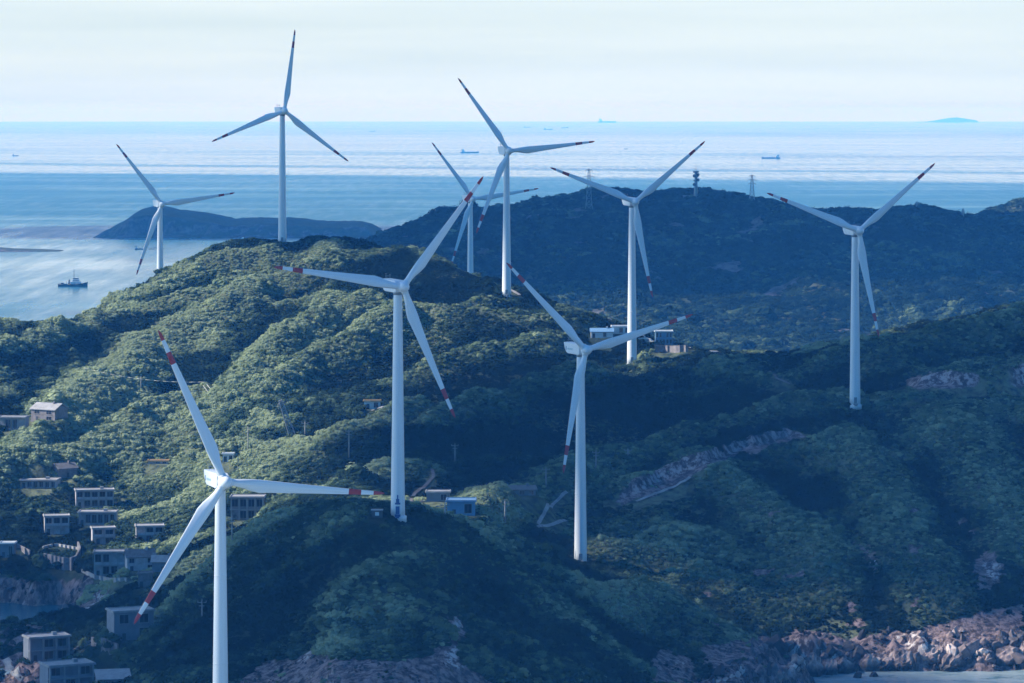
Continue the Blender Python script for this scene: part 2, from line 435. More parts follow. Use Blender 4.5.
KEEP = []          # clearings kept free of scrub: x, y, radius
BANKS = [([(612,500),(645,485),(700,464),(745,447),(790,436),(812,437)], 3.2), ([(900,388),(935,383),(985,380)], 3.0),
         ([(498,322),(525,315),(556,316)], 0), ([(690,484),(735,470),(770,452)], 0), ([(1000,380),(1060,372)], 2.0), ([(160,398),(200,390)], 0)]
bankrock = np.zeros_like(Z)
for pl_, h_ in BANKS:      # cut banks: a bare face towards the sea with a bench behind it
    if not h_: continue
    ln_ = polyline_world(H, pl_); yl_ = np.interp(GX, ln_[:,0], ln_[:,1]); sd_ = GY-yl_+wob*.25
    en_ = sstep(ln_[0,0]-3, ln_[0,0]+12, GX)*(1-sstep(ln_[-1,0]-12, ln_[-1,0]+3, GX))
    Z = Z+h_*en_*sstep(-2.5, 2.5, sd_)*np.exp(-(np.maximum(sd_,0)/22)**2)
    bankrock = np.maximum(bankrock, en_*(abs(sd_) < 3.0)*.9)
    for q_ in ln_[::3]: KEEP.append((q_[0], q_[1]-3.5, 3.2)); KEEP.append((q_[0], q_[1]-7, 2.5))
for hspec in HOUSES:      # each house stands on a levelled terrace
    px_, py_, wpx_ = hspec[:3]; D_ = hit(H, px_, py_); x_ = (px_-512)/FPX*D_; z_ = CAMZ-(py_-EYE)/FPX*D_; w_ = wpx_/FPX*D_/2+1.5
    q_ = np.maximum(np.abs(GX-x_)-w_, 0)**2+np.maximum(np.abs(GY-(D_+3.5))-4.5, 0)**2
    a_ = np.exp(-q_/9.0); Z = Z*(1-a_)+(z_-.15)*a_
H = Field(gx, gy, Z)

# rock, bare scars and pale ground on the land, read as masks on the ground
PXG = 512 + GX/GY*FPX; PYG = EYE + (CAMZ-Z)/GY*FPX
def inpoly(x, y, poly):
    c = np.zeros(x.shape, bool); n = len(poly)
    for i in range(n):
        x1, y1 = poly[i]; x2, y2 = poly[(i+1) % n]
        if y1 == y2: continue
        c ^= ((y1 > y) != (y2 > y)) & (x < (x2-x1)*(y-y1)/(y2-y1)+x1)
    return c
rough_e = (fbm(GX/6, GY/6, 3, 81)-.5)
rock = sstep(.35, .6, cliff + rough_e*.9)
rock = np.where((GX < -60) & (GY > 1000) & (GY < 1300), sstep(.75, .95, cliff + rough_e*.9), rock)
PATCH = [([(615,500),(640,486),(700,462),(745,444),(790,432),(808,436),(770,447),(710,468),(650,496),(620,506)], 1180, 1330, 1.0),
         ([(905,378),(940,372),(978,372),(975,384),(940,390),(908,388)], 1280, 1400, .8),
         ([(972,560),(985,550),(1000,556),(1006,575),(990,592),(974,590)], 1080, 1180, 1.0),
         ([(850,540),(870,545),(880,560),(875,580),(868,570)], 1080, 1180, .5),
         ([(230,690),(260,662),(310,655),(345,660),(400,662),(440,652),(470,668),(500,690)], 850, 930, 1.0),
         ([(430,648),(452,640),(450,612),(460,612),(464,650),(450,670)], 860, 930, 1.0),
         ([(700,645),(760,640),(800,665),(840,672),(870,645),(1024,600),(1024,690),(740,690),(700,660)], 960, 1100, .9),
         ([(655,655),(665,645),(690,655),(700,683),(650,683)], 940, 1010, .9),
         ([(0,592),(18,588),(22,605),(40,600),(75,606),(92,598),(80,620),(0,625)], 1130, 1235, 1.0),
         ([(0,650),(20,655),(35,690),(0,690)], 980, 1100, .7),
         ([(750,660),(744,652),(756,648),(764,664)], 960, 1060, 1.0)]
for poly, d0, d1, a in PATCH:
    jit = rough_e*9
    k = inpoly(PXG+jit, PYG+jit*.6, poly) & (GY > d0) & (GY < d1)
    rock = np.maximum(rock, k*a)
BRIGHT = [([(55,612),(70,618),(88,606),(100,590),(108,592),(90,612),(70,624),(50,620)], 1120, 1240),
          ([(985,560),(1003,566),(1000,580),(985,578)], 1080, 1180),
          ([(456,612),(462,618),(458,632),(452,628)], 870, 930), ([(445,650),(458,645),(462,665),(448,668)], 860, 930),
          ([(300,655),(312,650),(316,656),(304,664)], 860, 930), ([(780,655),(800,664),(796,670),(776,662)], 960, 1060),
          ([(790,640),(840,655),(836,668),(795,655)], 1000, 1080), ([(895,640),(910,628),(945,645),(1000,650),(960,655),(920,655)], 1040, 1100)]
bright = np.zeros_like(Z)
for poly, d0, d1 in BRIGHT:
    bright = np.maximum(bright, (inpoly(PXG+rough_e*6, PYG+rough_e*4, poly) & (GY > d0) & (GY < d1))*1.0)
rock = np.maximum(np.maximum(rock, bright), bankrock)
# bare rock breaking through the scrub here and there
out = (fbm(GX/9, GY/14, 4, 91) > .74) & (GX > 60) & (GY < 1200)
rock = np.maximum(rock, out*.8)
grass = sstep(.45, .62, fbm(GX/45, GY/45, 4, 101))
grass = np.maximum(grass, sstep(.2, .8, np.clip(add/4.0, 0, 1))*.85)
gully = np.clip(.5-(n2*1.3+n1*.8), 0, 1)*(1-np.clip(add/5, 0, 1))     # hollows hold darker bushes; deep shade between spurs is put into their tone
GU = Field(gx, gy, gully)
for poly, d0, d1 in BRIGHT[1:]:      # bare rock lies open, without bushes in front
    cx_ = sum(q[0] for q in poly)/len(poly); cy_ = sum(q[1] for q in poly)/len(poly); D_ = hit(H, cx_, cy_+3)
    for dy_, r__ in ((1, 3.0), (-3, 3.0), (-7, 2.6)): KEEP.append(((cx_-512)/FPX*D_, D_+dy_, r__))
bright = np.maximum(bright, bankrock*.55)
RK = Field(gx, gy, rock); GR = Field(gx, gy, grass)

def grid_mesh(name, x, y, z, attrs=None):
    ny, nx = z.shape
    X, Y = np.meshgrid(x, y) if np.ndim(x) == 1 else (x, y)
    co = np.stack([X.ravel(), Y.ravel(), z.ravel()], 1).astype(np.float32)
    me = bpy.data.meshes.new(name)
    i = np.arange(ny*nx).reshape(ny, nx)
    q = np.stack([i[:-1,:-1].ravel(), i[:-1,1:].ravel(), i[1:,1:].ravel(), i[1:,:-1].ravel()], 1)
    me.vertices.add(len(co)); me.vertices.foreach_set('co', co.ravel())
    me.loops.add(q.size); me.loops.foreach_set('vertex_index', q.ravel().astype(np.int32))
    me.polygons.add(len(q)); me.polygons.foreach_set('loop_start', np.arange(0, q.size, 4, dtype=np.int32))
    me.polygons.foreach_set('use_smooth', np.ones(len(q), bool))
    me.update(calc_edges=True)
    for k, a in (attrs or {}).items():
        t = me.attributes.new(k, 'FLOAT', 'POINT'); t.data.foreach_set('value', a.ravel().astype(np.float32))
    return me

def ground_mat(name, greens, rockc, grassc, sc=1.0):
    m = bpy.data.materials.new(name); n, b = nodes(m); N = n.nodes.new; K = n.links.new
    b.inputs['Roughness'].default_value = .95
    b.inputs['Specular IOR Level'].default_value = .15
    t = N('ShaderNodeTexCoord')
    def noise(s, d=6, r=.6):
        z = N('ShaderNodeTexNoise'); z.inputs['Scale'].default_value = s; z.inputs['Detail'].default_value = d
        z.inputs['Roughness'].default_value = r; K(t.outputs['Object'], z.inputs['Vector']); return z
    def rng(s, a, c):
        r = N('ShaderNodeMapRange'); r.inputs[1].default_value = a; r.inputs[2].default_value = c; K(s, r.inputs[0]); return r.outputs[0]
    def mixc(f, a, c):
        x = N('ShaderNodeMix'); x.data_type = 'RGBA'
        if f is not None: K(f, x.inputs['Factor'])
        for s, v in (('A', a), ('B', c)):
            if isinstance(v, tuple): x.inputs[s].default_value = (*v, 1)
            else: K(v, x.inputs[s])
        return x.outputs['Result']
    g = mixc(rng(noise(.5*sc).outputs[0], .35, .65), greens[0], greens[1])
    a = N('ShaderNodeAttribute'); a.attribute_name = 'grass'
    gm = N('ShaderNodeMath'); gm.operation = 'MULTIPLY'; K(a.outputs['Fac'], gm.inputs[0]); K(rng(noise(.25*sc).outputs[0], .35, .6), gm.inputs[1])
    g = mixc(gm.outputs[0], g, grassc)
    st = N('ShaderNodeMapping'); st.inputs['Scale'].default_value = (1.0, 1.0, .25); st.inputs['Rotation'].default_value = (.2, .25, 0)
    K(t.outputs['Object'], st.inputs['Vector'])
    rz = N('ShaderNodeTexNoise'); rz.inputs['Scale'].default_value = .45*sc; rz.inputs['Detail'].default_value = 10; rz.inputs['Roughness'].default_value = .72
    K(st.outputs[0], rz.inputs['Vector'])
    rc = mixc(rng(rz.outputs[0], .43, .57), rockc[0], rockc[1])
    ab = N('ShaderNodeAttribute'); ab.attribute_name = 'bright'
    bm = N('ShaderNodeMath'); bm.operation = 'MULTIPLY'; K(ab.outputs['Fac'], bm.inputs[0]); K(rng(rz.outputs[0], .49, .56), bm.inputs[1])
    rc = mixc(bm.outputs[0], rc, rockc[2])
    ar = N('ShaderNodeAttribute'); ar.attribute_name = 'rock'
    col = mixc(rng(ar.outputs['Fac'], .3, .6), g, rc)
    K(col, b.inputs['Base Color'])
    bu = N('ShaderNodeBump'); bu.inputs['Strength'].default_value = .9; bu.inputs['Distance'].default_value = 1.2
    K(rz.outputs[0], bu.inputs['Height']); K(bu.outputs[0], b.inputs['Normal'])
    return m
M['land'] = ground_mat('scrub_ground', ((.014,.026,.018), (.032,.048,.028)), ((.06,.045,.045), (.30,.21,.195), (.55,.49,.46)), (.15,.165,.09))
me = grid_mesh('hills', gx, gy, Z, {'rock': rock, 'grass': grass, 'bright': bright})
tag(link_mesh('hills', me, M['land']), kind='structure')

# ------------------------------------------------------------------ distant ridge across the channel
S2 = {
 250: [('b',2500,-10),('b',2900,-8),('b',3300,-10)],
 320: [('b',2500,-10),('b',2900,-4),('b',3200,22),('b',3500,-10)],
 365: [('b',2480,-8),('b',2900,18),(243,3200,None),('b',3500,10)],
 400: [('b',2500,-5),(300,2780,None),(227,3200,None),('b',3500,20),('b',3700,-10)],
 440: [(352,2530,2),(300,2780,None),(250,3020,None),(214,3200,None),('b',3600,5)],
 480: [(209,3200,None),('b',3600,20)],
 520: [(362,2500,2),(300,2800,None),(250,3020,None),(211,3200,None),('b',3650,0)],
 600: [(362,2480,2),(320,2680,None),(280,2880,None),(240,3060,None),(211,3200,None),('b',3700,0)],
 650: [(208,3200,None)],
 690: [(362,2480,2),(320,2680,None),(280,2880,None),(240,3060,None),(201,3220,None),('b',3750,0)],
 740: [(203,3220,None)],
 780: [(362,2480,2),(310,2720,None),(260,2950,None),(208,3220,None),('b',3700,0)],
 820: [(217,3220,None)],
 860: [(362,2460,2),(300,2750,None),(250,3000,None),(219,3180,None),('b',3500,30)],
 914: [(362,2480,2),(290,2780,None),(240,3020,None),(210,3200,None),('b',3500,20)],
 956: [(362,2480,2),(280,2820,None),(220,3180,None),('b',3400,40)],
 1009: [(330,2520,0),(280,2800,None),(240,3080,None),(210,3550,None),('b',3900,10)],
 1080: [(320,2500,3),(270,2800,None),(225,3150,None),(207,3550,None),('b',3950,10)],
 1200: [(320,2500,3),(270,2800,None),(225,3150,None),(215,3550,None),('b',3950,10)],
}
p2 = []
for px, rows in S2.items():
    for a, D, z in rows:
        if z is None: z = CAMZ-(a-EYE)/FPX*D
        p2.append(((px-512)/FPX*D, D, z))
fit2 = tps_fit(np.array(p2), .01)
hx = np.arange(-330, 760, 5.0); hy = np.arange(2440, 4000, 6.0)
HX, HY = np.meshgrid(hx, hy)
Z2 = tps_eval(fit2, HX, HY)
l2 = sstep(-5, 20, Z2)
crest2 = np.exp(-((HY-3210)/90.0)**2)*.75
Z2 = Z2 + ((ridged(HX/150, HY/260, 4, 201)-.55)*42*(1-crest2) + (ridged(HX/42, HY/60, 3, 211)-.5)*9*(1-crest2*.7) + (fbm(HX/14, HY/14, 2, 221)-.5)*3)*l2
H2 = Field(hx, hy, Z2)
rk2 = sstep(.68, .76, fbm(HX/30, HY/30, 4, 231))*.8
M['land2'] = ground_mat('far_scrub_ground', ((.022,.036,.024), (.045,.060,.034)), ((.04,.045,.05), (.12,.115,.12), (.5,.45,.42)), (.07,.078,.045), .35)
me = grid_mesh('far_ridge', hx, hy, Z2, {'rock': rk2, 'grass': sstep(.4,.65,fbm(HX/80,HY/80,3,241)), 'bright': np.zeros_like(Z2)})
tag(link_mesh('far_hills', me, M['land2']), kind='structure')

# ------------------------------------------------------------------ islands
def island(name, prof, D, foot, depth, seed, step=6.0):
    px = np.array([p[0] for p in prof], float); py = np.array([p[1] for p in prof], float)
    x = np.arange((px[0]-512)/FPX*D-30, (px[-1]-512)/FPX*D+30, step)
    y = np.arange(D-20, D+depth, step)
    X, Y = np.meshgrid(x, y)
    pk = D+depth*.35
    h = CAMZ-(np.interp(512+x/pk*FPX, px, py, left=foot+6, right=foot+6)-EYE)/FPX*pk
    v = (Y-D-(fbm(X/40, Y/400, 3, seed+3)-.5)*26)/depth
    prf = np.where(v < .35, .10+.90*(sstep(.0, .07, v)*.72+.28*sstep(.05,.35,v)), 1-sstep(.35,1.0,v))
    prf = np.where(v < 0, sstep(-.04,.0,v)*.12, prf)
    z = np.maximum(h, 0)[None,:]*prf-1.0+(ridged(X/30,Y/60,3,seed)-.5)*7*sstep(3,14,np.maximum(h,0))[None,:]*sstep(0,.06,v)*(1-.6*np.exp(-((v-.35)/.12)**2))
    rk = sstep(.14, .02, v)*.9*sstep(.35,.6,fbm(X/25,z/4+Y/200,3,seed+9))
    me = grid_mesh(name, x, y, z, {'rock': rk, 'grass': fbm(X/60,Y/60,3,seed+5), 'bright': np.zeros_like(z)})
    o = link_mesh(name, me, M['land2']); tag(o, kind='structure'); return o
island('island', [(96,238),(100,236),(108,230),(118,224),(128,219),(142,209),(157,205),(168,207),(178,209),(200,212),(221,215),(233,219),(245,218),(260,217),(279,218),(290,217),(310,219),(327,221),(350,221),(362,221),(372,224),(377,232),(380,238)], 4760, 238, 420, 301)
island('island', [(372,238),(379,227),(388,220.5),(398,222),(410,224),(430,226),(450,236)], 5400, 234, 300, 331)
island('low_islet', [(-60,240),(-20,245),(10,247.2),(40,248.2),(62,249.3),(66,251)], 4290, 251, 90, 351)
island('distant_island', [(930,122),(940,120.5),(948,118.5),(955,117),(962,118.5),(970,120.5),(980,122)], 62000, 122.6, 5000, 371, 90)

# ------------------------------------------------------------------ sea
def sea():
    m = bpy.data.materials.new('sea_water'); n, b = nodes(m); N = n.nodes.new; K = n.links.new
    b.inputs['Base Color'].default_value = (.020,.085,.12,1)
    b.inputs['IOR'].default_value = 1.333
    t = N('ShaderNodeTexCoord')
    def noise(sx, sy, s, d=4, r=.6):
        mp = N('ShaderNodeMapping'); mp.inputs['Scale'].default_value = (sx, sy, 1)
        K(t.outputs['Object'], mp.inputs['Vector'])
        z = N('ShaderNodeTexNoise'); z.inputs['Scale'].default_value = s; z.inputs['Detail'].default_value = d
        z.inputs['Roughness'].default_value = r; K(mp.outputs[0], z.inputs['Vector']); return z.outputs[0]
    def rng(s, a, c, e, f):
        r = N('ShaderNodeMapRange'); r.inputs[1].default_value = a; r.inputs[2].default_value = c
        r.inputs[3].default_value = e; r.inputs[4].default_value = f; K(s, r.inputs[0]); return r.outputs[0]
    lanes = noise(.35, 1.0, .0022, 6, .62)          # wind lanes: long across the view
    # wind-ruffled water (rough, dark) and calm water (bright) lie in zones offshore
    sp = N('ShaderNodeSeparateXYZ'); K(t.outputs['Object'], sp.inputs[0])
    big = noise(.12, 1.0, .0006, 4, .5)
    wv = N('ShaderNodeMath'); wv.operation = 'MULTIPLY_ADD'; K(big, wv.inputs[0]); wv.inputs[1].default_value = 900; K(sp.outputs[1], wv.inputs[2])
    sk = N('ShaderNodeMath'); sk.operation = 'MULTIPLY_ADD'; K(sp.outputs[0], sk.inputs[0]); sk.inputs[1].default_value = .55; K(wv.outputs[0], sk.inputs[2])
    zr = N('ShaderNodeValToRGB'); zr.color_ramp.interpolation = 'EASE'
    zs = N('ShaderNodeMath'); zs.operation = 'DIVIDE'; K(sk.outputs[0], zs.inputs[0]); zs.inputs[1].default_value = 30000; K(zs.outputs[0], zr.inputs[0])
    cr = zr.color_ramp.elements; cr[0].position = 0; cr[0].color = (.45,)*3+(1,); cr[1].position = 1; cr[1].color = (.25,)*3+(1,)
    for p_, v_ in ((.095,.40),(.125,.28),(.150,.30),(.168,.75),(.24,1.0),(.312,.85),(.328,.06),(.36,.0),(.372,.5),(.388,.08),(.46,.04),(.50,.25),(.54,.04),(.75,.02)):
        q_ = cr.new(p_); q_.color = (v_,)*3+(1,)
    rq = N('ShaderNodeMath'); rq.operation = 'ADD'; K(zr.outputs[0], rq.inputs[0]); K(rng(noise(1, .07, .045, 3, .7), .3, .7, -.22, .22), rq.inputs[1])
    ra = N('ShaderNodeMath'); ra.operation = 'ADD'; K(rq.outputs[0], ra.inputs[0]); K(rng(lanes, .3, .7, -.22, .22), ra.inputs[1])
    K(rng(ra.outputs[0], 0, 1, .09, .42), b.inputs['Roughness'])
    w1 = noise(.5, 1.0, .05, 5, .7); w2 = noise(.6, 1.0, .35, 3, .6)
    a = N('ShaderNodeMath'); a.operation = 'MULTIPLY_ADD'; K(w1, a.inputs[0]); a.inputs[1].default_value = 4.0; K(w2, a.inputs[2])
    bu = N('ShaderNodeBump'); bu.inputs['Distance'].default_value = .8
    K(rng(ra.outputs[0], 0, 1, .06, .5), bu.inputs['Strength'])
    K(a.outputs[0], bu.inputs['Height']); K(bu.outputs[0], b.inputs['Normal'])
    # milky shallow water and foam streaks near the coast
    c = N('ShaderNodeMix'); c.data_type = 'RGBA'
    c.inputs['A'].default_value = (.010,.10,.14,1); c.inputs['B'].default_value = (.12,.24,.27,1)
    K(rng(noise(.25, 1.0, .004, 6, .65), .5, .68, 0, 1), c.inputs['Factor']); c2 = N('ShaderNodeMix'); c2.data_type = 'RGBA'; c2.inputs['B'].default_value = (.30,.37,.38,1)      # foam and sand stirred up against the cliffs
    fm = N('ShaderNodeMath'); fm.operation = 'MULTIPLY'; K(rng(sp.outputs[1], 1062, 1120, .95, 0), fm.inputs[0]); K(rng(noise(.5,1,.12,8,.75), .36,.50,.2,1), fm.inputs[1])
    K(fm.outputs[0], c2.inputs['Factor']); K(c.outputs['Result'], c2.inputs['A']); K(c2.outputs['Result'], b.inputs['Base Color'])
    rr = [0, 600, 1000, 1500, 2500, 4000, 7000, 12000, 20000, 35000, 70000]
    vs = [(0,0,0)]; fs = []; n_ = 64
    for r in rr[1:]:
        for i in range(n_): vs.append((r*math.cos(2*math.pi*i/n_), r*math.sin(2*math.pi*i/n_), 0))
    for i in range(n_): fs.append((0, 1+i, 1+(i+1)%n_))
    for k in range(len(rr)-2):
        for i in range(n_):
            a0 = 1+k*n_; fs.append((a0+i, a0+n_+i, a0+n_+(i+1)%n_, a0+(i+1)%n_))
    me = bpy.data.meshes.new('sea'); me.from_pydata(vs, [], fs)
    tag(link_mesh('sea', me, m), kind='structure')
sea()

# ------------------------------------------------------------------ unseen clouds above the frame, added to shade chosen slopes, rear turbines and sea
M['shade_cloud'] = mat('shade_cloud', (.9,.9,.92), 1.0, .04, .002)
_n, _b = nodes(M['shade_cloud'])           # thin cloud lets part of the sunlight through
_t = _n.nodes.new('ShaderNodeBsdfTransparent'); _x = _n.nodes.new('ShaderNodeMixShader'); _x.inputs[0].default_value = .78
_n.links.new(_t.outputs[0], _x.inputs[1]); _n.links.new(_b.outputs[0], _x.inputs[2]); _n.links.new(_x.outputs[0], _n.nodes['Material Output'].inputs['Surface'])
def shade_cloud(x, y, rx, ry, seed, alt=1300.0):
    """a flat-based cumulus patch whose shadow falls on (x, y)"""
    off = alt/math.tan(SUN_EL)
    cx, cy = x+math.sin(SUN_AZ)*off, y+math.cos(SUN_AZ)*off
    nr, na = 14, 72
    vs = []; fs = []
    for s in (0, 1):
        for k in range(nr+1):
            for i in range(na):
                a = 2*math.pi*i/na; t = k/nr
                w = 1+.22*(float(fbm(np.array(math.cos(a)*1.6+seed), np.array(math.sin(a)*1.6), 4, seed))-.5)*2
                q = t*w
                hx_, hy_ = cx+rx*q*math.cos(a), cy+ry*q*math.sin(a)
                th = math.sqrt(max(0, 1-t*t))
                lump = float(fbm(np.array(hx_/120), np.array(hy_/120), 3, seed+4))
                z = alt + (-6 if s == 0 else 1)*th*(6 if s == 0 else min(rx,ry)*.35*(0.5+lump))
                vs.append((hx_, hy_, z))
    for s in (0, 1):
        o = s*(nr+1)*na
        for k in range(nr):
            for i in range(na):
                f = (o+k*na+i, o+k*na+(i+1)%na, o+(k+1)*na+(i+1)%na, o+(k+1)*na+i)
                fs.append(f if s else f[::-1])
    me = bpy.data.meshes.new('shade_cloud'); me.from_pydata(vs, [], fs)
    me.polygons.foreach_set('use_smooth', [True]*len(me.polygons))
    o = link_mesh('shade_cloud', me, M['shade_cloud']); tag(o, kind='structure')
SHADE_CLOUDS = [
 (-10, 970, 180, 140, 1), (-190, 1150, 120, 95, 2), (245, 1262, 235, 185, 3),  (110, 1705, 90, 42, 21), (60, 1905, 190, 85, 22), (228, 1558, 72, 40, 23), (-380, 5000, 420, 330, 24),
 (350, 3060, 700, 330, 4),
 (200, 10700, 2600, 130, 7), (2500, 13500, 1700, 300, 9), (-1500, 18500, 2500, 500, 10), (2500, 26000, 4000, 1300, 12),
]
for c in SHADE_CLOUDS: shade_cloud(*c)

# ------------------------------------------------------------------ haze
hb = MB().box(-72000, 72000, -3000, 72000, -16, 260)
m = bpy.data.materials.new('haze_air'); m.use_nodes = True
m.node_tree.nodes.clear()
mo = m.node_tree.nodes.new('ShaderNodeOutputMaterial'); pv = m.node_tree.nodes.new('ShaderNodeVolumePrincipled')
pv.inputs['Color'].default_value = (.07,.38,1.0,1)
pv.inputs['Absorption Color'].default_value = (1,1,1,1)
pv.inputs['Density'].default_value = 0.70e-4
pv.inputs['Anisotropy'].default_value = .0
m.node_tree.links.new(pv.outputs[0], mo.inputs['Volume'])
ho = link_mesh('haze', hb.mesh('haze'), m); tag(ho, kind='stuff')
#STAGE2

# ------------------------------------------------------------------ wind turbines
def tower_mesh(h):
    n = 40; rings = []
    for k in range(25):
        t = k/24; r = 2.05+(1.22-2.05)*t
        rings.append([(r*math.cos(2*math.pi*i/n), r*math.sin(2*math.pi*i/n), h*t) for i in range(n)])
    b = MB().rings(rings)
    for k in (8, 16):       # section flanges stand a little proud
        t = k/24; r = 2.05+(1.22-2.05)*t+.03
        b.rings([[(r*math.cos(2*math.pi*i/n), r*math.sin(2*math.pi*i/n), h*t+dz) for i in range(n)] for dz in (-.12, .12)])
    b.rings([[(r*math.cos(2*math.pi*i/n), r*math.sin(2*math.pi*i/n), z) for i in range(n)] for r, z in ((2.5,-1.5),(2.5,.15),(2.1,.35))])
    return b.mesh('tower', True)
def blade_mesh(R_=40.0):
    """airfoil sections along +Z, leading edge towards -X, with two red bands"""
    st = [0, .03, .06, .10, .15, .20, .26, .34, .44, .55, .66, .765, .77, .85, .855, .925, .93, .97, .992, 1.0]
    n = 20; rings = []
    for t in st:
        z = 1.1+(R_-1.1)*t
        if t < .03: c, k = 1.75, 1.0
        elif t < .2: u = sstep(.03,.2,t); c, k = 1.75+(3.25-1.75)*u, 1-(1-.26)*u
        else:
            u = (t-.2)/.8; c, k = 3.25+(.75-3.25)*u**.85, .26-.12*u
        if t > .96: c *= max(.12, 1-((t-.96)/.04)**2*.85)
        tw = R(16)*(1-t)**1.6
        ring = []
        for i in range(n):
            a = 2*math.pi*i/n
            x = math.cos(a)*c/2; y = math.sin(a)*c/2*k
            if k < .9:      # sharpen the trailing edge
                y *= (.5-.5*math.cos(a)) ** .5 * .55 + .45 if math.cos(a) > 0 else 1
            x += c*(.5-.3)*(1-k)      # pitch axis near a third of the chord
            xr = x*math.cos(tw)-y*math.sin(tw); yr = x*math.sin(tw)+y*math.cos(tw)
            ring.append((xr, yr-1.6*t*t, z))
        rings.append(ring)
    b = MB().rings(rings)
    me = b.mesh('blade', True)
    me.materials.append(M['paint']); me.materials.append(M['red'])
    for p in me.polygons:
        t = (p.center.z-1.1)/(R_-1.1)
        p.material_index = 1 if (.768 < t < .852 or t > .928) else 0
    return me
BLADE = blade_mesh()
def hub_mesh():
    b = MB(); n = 28
    prof = [(-.9,1.55),(-.3,1.6),(.8,1.55),(1.5,1.35),(2.1,.95),(2.45,.5),(2.55,.08)]
    b.rings([[(r*math.cos(2*math.pi*i/n), -y, r*math.sin(2*math.pi*i/n)) for i in range(n)] for y, r in prof])
    for k in range(3):
        a = 2*math.pi*k/3; d = Vector((math.sin(a), 0, math.cos(a)))
        b.tube(d*.8, d*1.95, 1.02, .98, 20)
    return b.mesh('hub', True)
HUB = hub_mesh()
def nacelle_mesh():
    b = MB()      # local: rotor towards -Y, tail towards +Y
    # side profile (y, z) of the housing: flat top, belly that rises to the tail
    prof = [(-1.9,-1.45),(-1.9,1.35),(-.8,1.75),(8.6,1.95),(8.7,1.75),(8.0,.0),(7.0,-1.15),(6.0,-1.55),(-1.2,-1.75)]
    n = len(prof); vs = []
    for x, s in ((-1.55,.93),(-1.35+-.3,1.0),(1.65,1.0),(1.55,.93)):
        pass
    xs = [(-1.62,.94),(-1.45,1.0),(1.45,1.0),(1.62,.94)]
    for x, s in xs:
        vs += [(x, 3+(y-3)*s, z*s) for y, z in prof]
    fs = [tuple(range(n))[::-1], tuple(range(3*n,4*n))]
    for k in range(3):
        for i in range(n):
            fs.append((k*n+i, k*n+(i+1)%n, (k+1)*n+(i+1)%n, (k+1)*n+i))
    b.add(vs, fs)
    return b.mesh('nacelle')
NAC = nacelle_mesh()
def turbine(hpx, hpy, D, yaw, th0, ground, label, tpx=None, marks=False, door=False, vane=True):
    hub = P(hpx, hpy, D)
    n = Vector((math.sin(R(yaw)), -math.cos(R(yaw)), 0))
    ax = hub - n*3.7
    zg = ground if ground is not None else float(H(ax.x, ax.y))
    t = empty('wind_turbine', (ax.x, ax.y, zg), R(yaw))
    tag(t, label, 'wind turbine', 'wind turbines on the coastal hills')
    h = hub.z-zg
    tw = link_mesh('tower', tower_mesh(h-1.7), M['paint'], t)
    d = MB()
    d.prism([(-.55,-2.10),(.55,-2.10),(.5,-1.95),(-.5,-1.95)], .9, 3.1).box(-.8,.8,-3.3,-2.0,.3,.85)
    for k in range(4): d.box(-.5,.5,-3.3-.3*(k+1),-3.3-.3*k,.0,.65-.16*k)
    dd = d.build('door', M['logo' if door else 'grey'], tw); dd.rotation_euler.z = R(-yaw)
    if door:      # dark blue emblem above the door, painted on the tower shell
        e = MB()
        for (x0, x1, z0, z1) in ((-.75,.75,3.6,4.1),(-.45,.45,4.1,5.2),(-.18,.18,5.2,6.3)):
            r0 = 2.07
            e.prism([(x0,-math.sqrt(r0*r0-x0*x0)-.05),(0,-r0-.05),(x1,-math.sqrt(r0*r0-x1*x1)-.05),(x1,-1.6),(x0,-1.6)], z0, z1)
        ee = e.build('emblem', M['logo'], tw); ee.rotation_euler.z = R(-yaw)
    nc = link_mesh('nacelle', NAC, M['paint'], t); nc.location = (0, 0, h)
    if not nc.modifiers:
        bv = nc.modifiers.new('bevel', 'BEVEL'); bv.width = .18; bv.segments = 3
    nk = MB().tube((0,0,h-2.4), (0,0,h-1.5), 1.25, 1.45, 28).build('yaw_bearing', M['grey'], t, True)
    if vane:
        v = MB().tube((-.6,7.2,1.8),(-.6,7.2,3.3),.06).tube((.6,7.2,1.8),(.6,7.2,3.1),.06).box(-.9,-.3,7.1,7.3,3.25,3.38).box(.35,.9,7.12,7.28,3.05,3.15)
        v.box(-.9,.9,7.12,7.28,2.6,2.72)
        v.build('wind_vane', M['grey'], nc)
    if marks:
        k = MB().prism([(-1.66,6.55),(-1.66,7.0),(-1.60,7.0),(-1.60,6.55)], -.55, .75)
        k.build('emblem', M['mark'], nc)
        k = MB()
        for q in range(6):
            y0 = 5.9-q*.62
            k.box(-1.66,-1.60, y0-.42, y0, -.35, .15 + (.12 if q % 2 else 0))
        k.build('lettering', M['marklight'], nc)
    tilt = Matrix.Rotation(R(-4), 4, 'X')
    hb_ = link_mesh('hub', HUB, M['paint'], t)
    hb_.matrix_local = Matrix.Translation((0,-3.7,h)) @ tilt @ Matrix.Rotation(R(th0), 4, 'Y')
    for k in range(3):
        b = link_mesh('blade', BLADE, [M['paint'], M['red']], t)
        b.matrix_local = Matrix.Translation((0,-3.7,h)) @ tilt @ Matrix.Rotation(R(th0+120*k), 4, 'Y')
    return t
turbine(225, 482, 836, 22, -24, 17.0, 'nearest white wind turbine at lower left with its tower foot below the picture edge', marks=True)
turbine(403, 287, 989, 25, 39, 55.6, 'white wind turbine with dark blue door emblem standing on the dark front hill crest', door=True)
turbine(586, 350, 1115, 27, -45, None, 'white wind turbine in the middle on the right shoulder of the front hill', marks=True)
turbine(509, 151, 1558, 17, -36, None, 'white wind turbine on the end of the sunlit ridge beside the dirt cutting')
turbine(284.5, 111, 1698, 20, 8, None, 'white wind turbine on the highest crest with one blade pointing straight up')
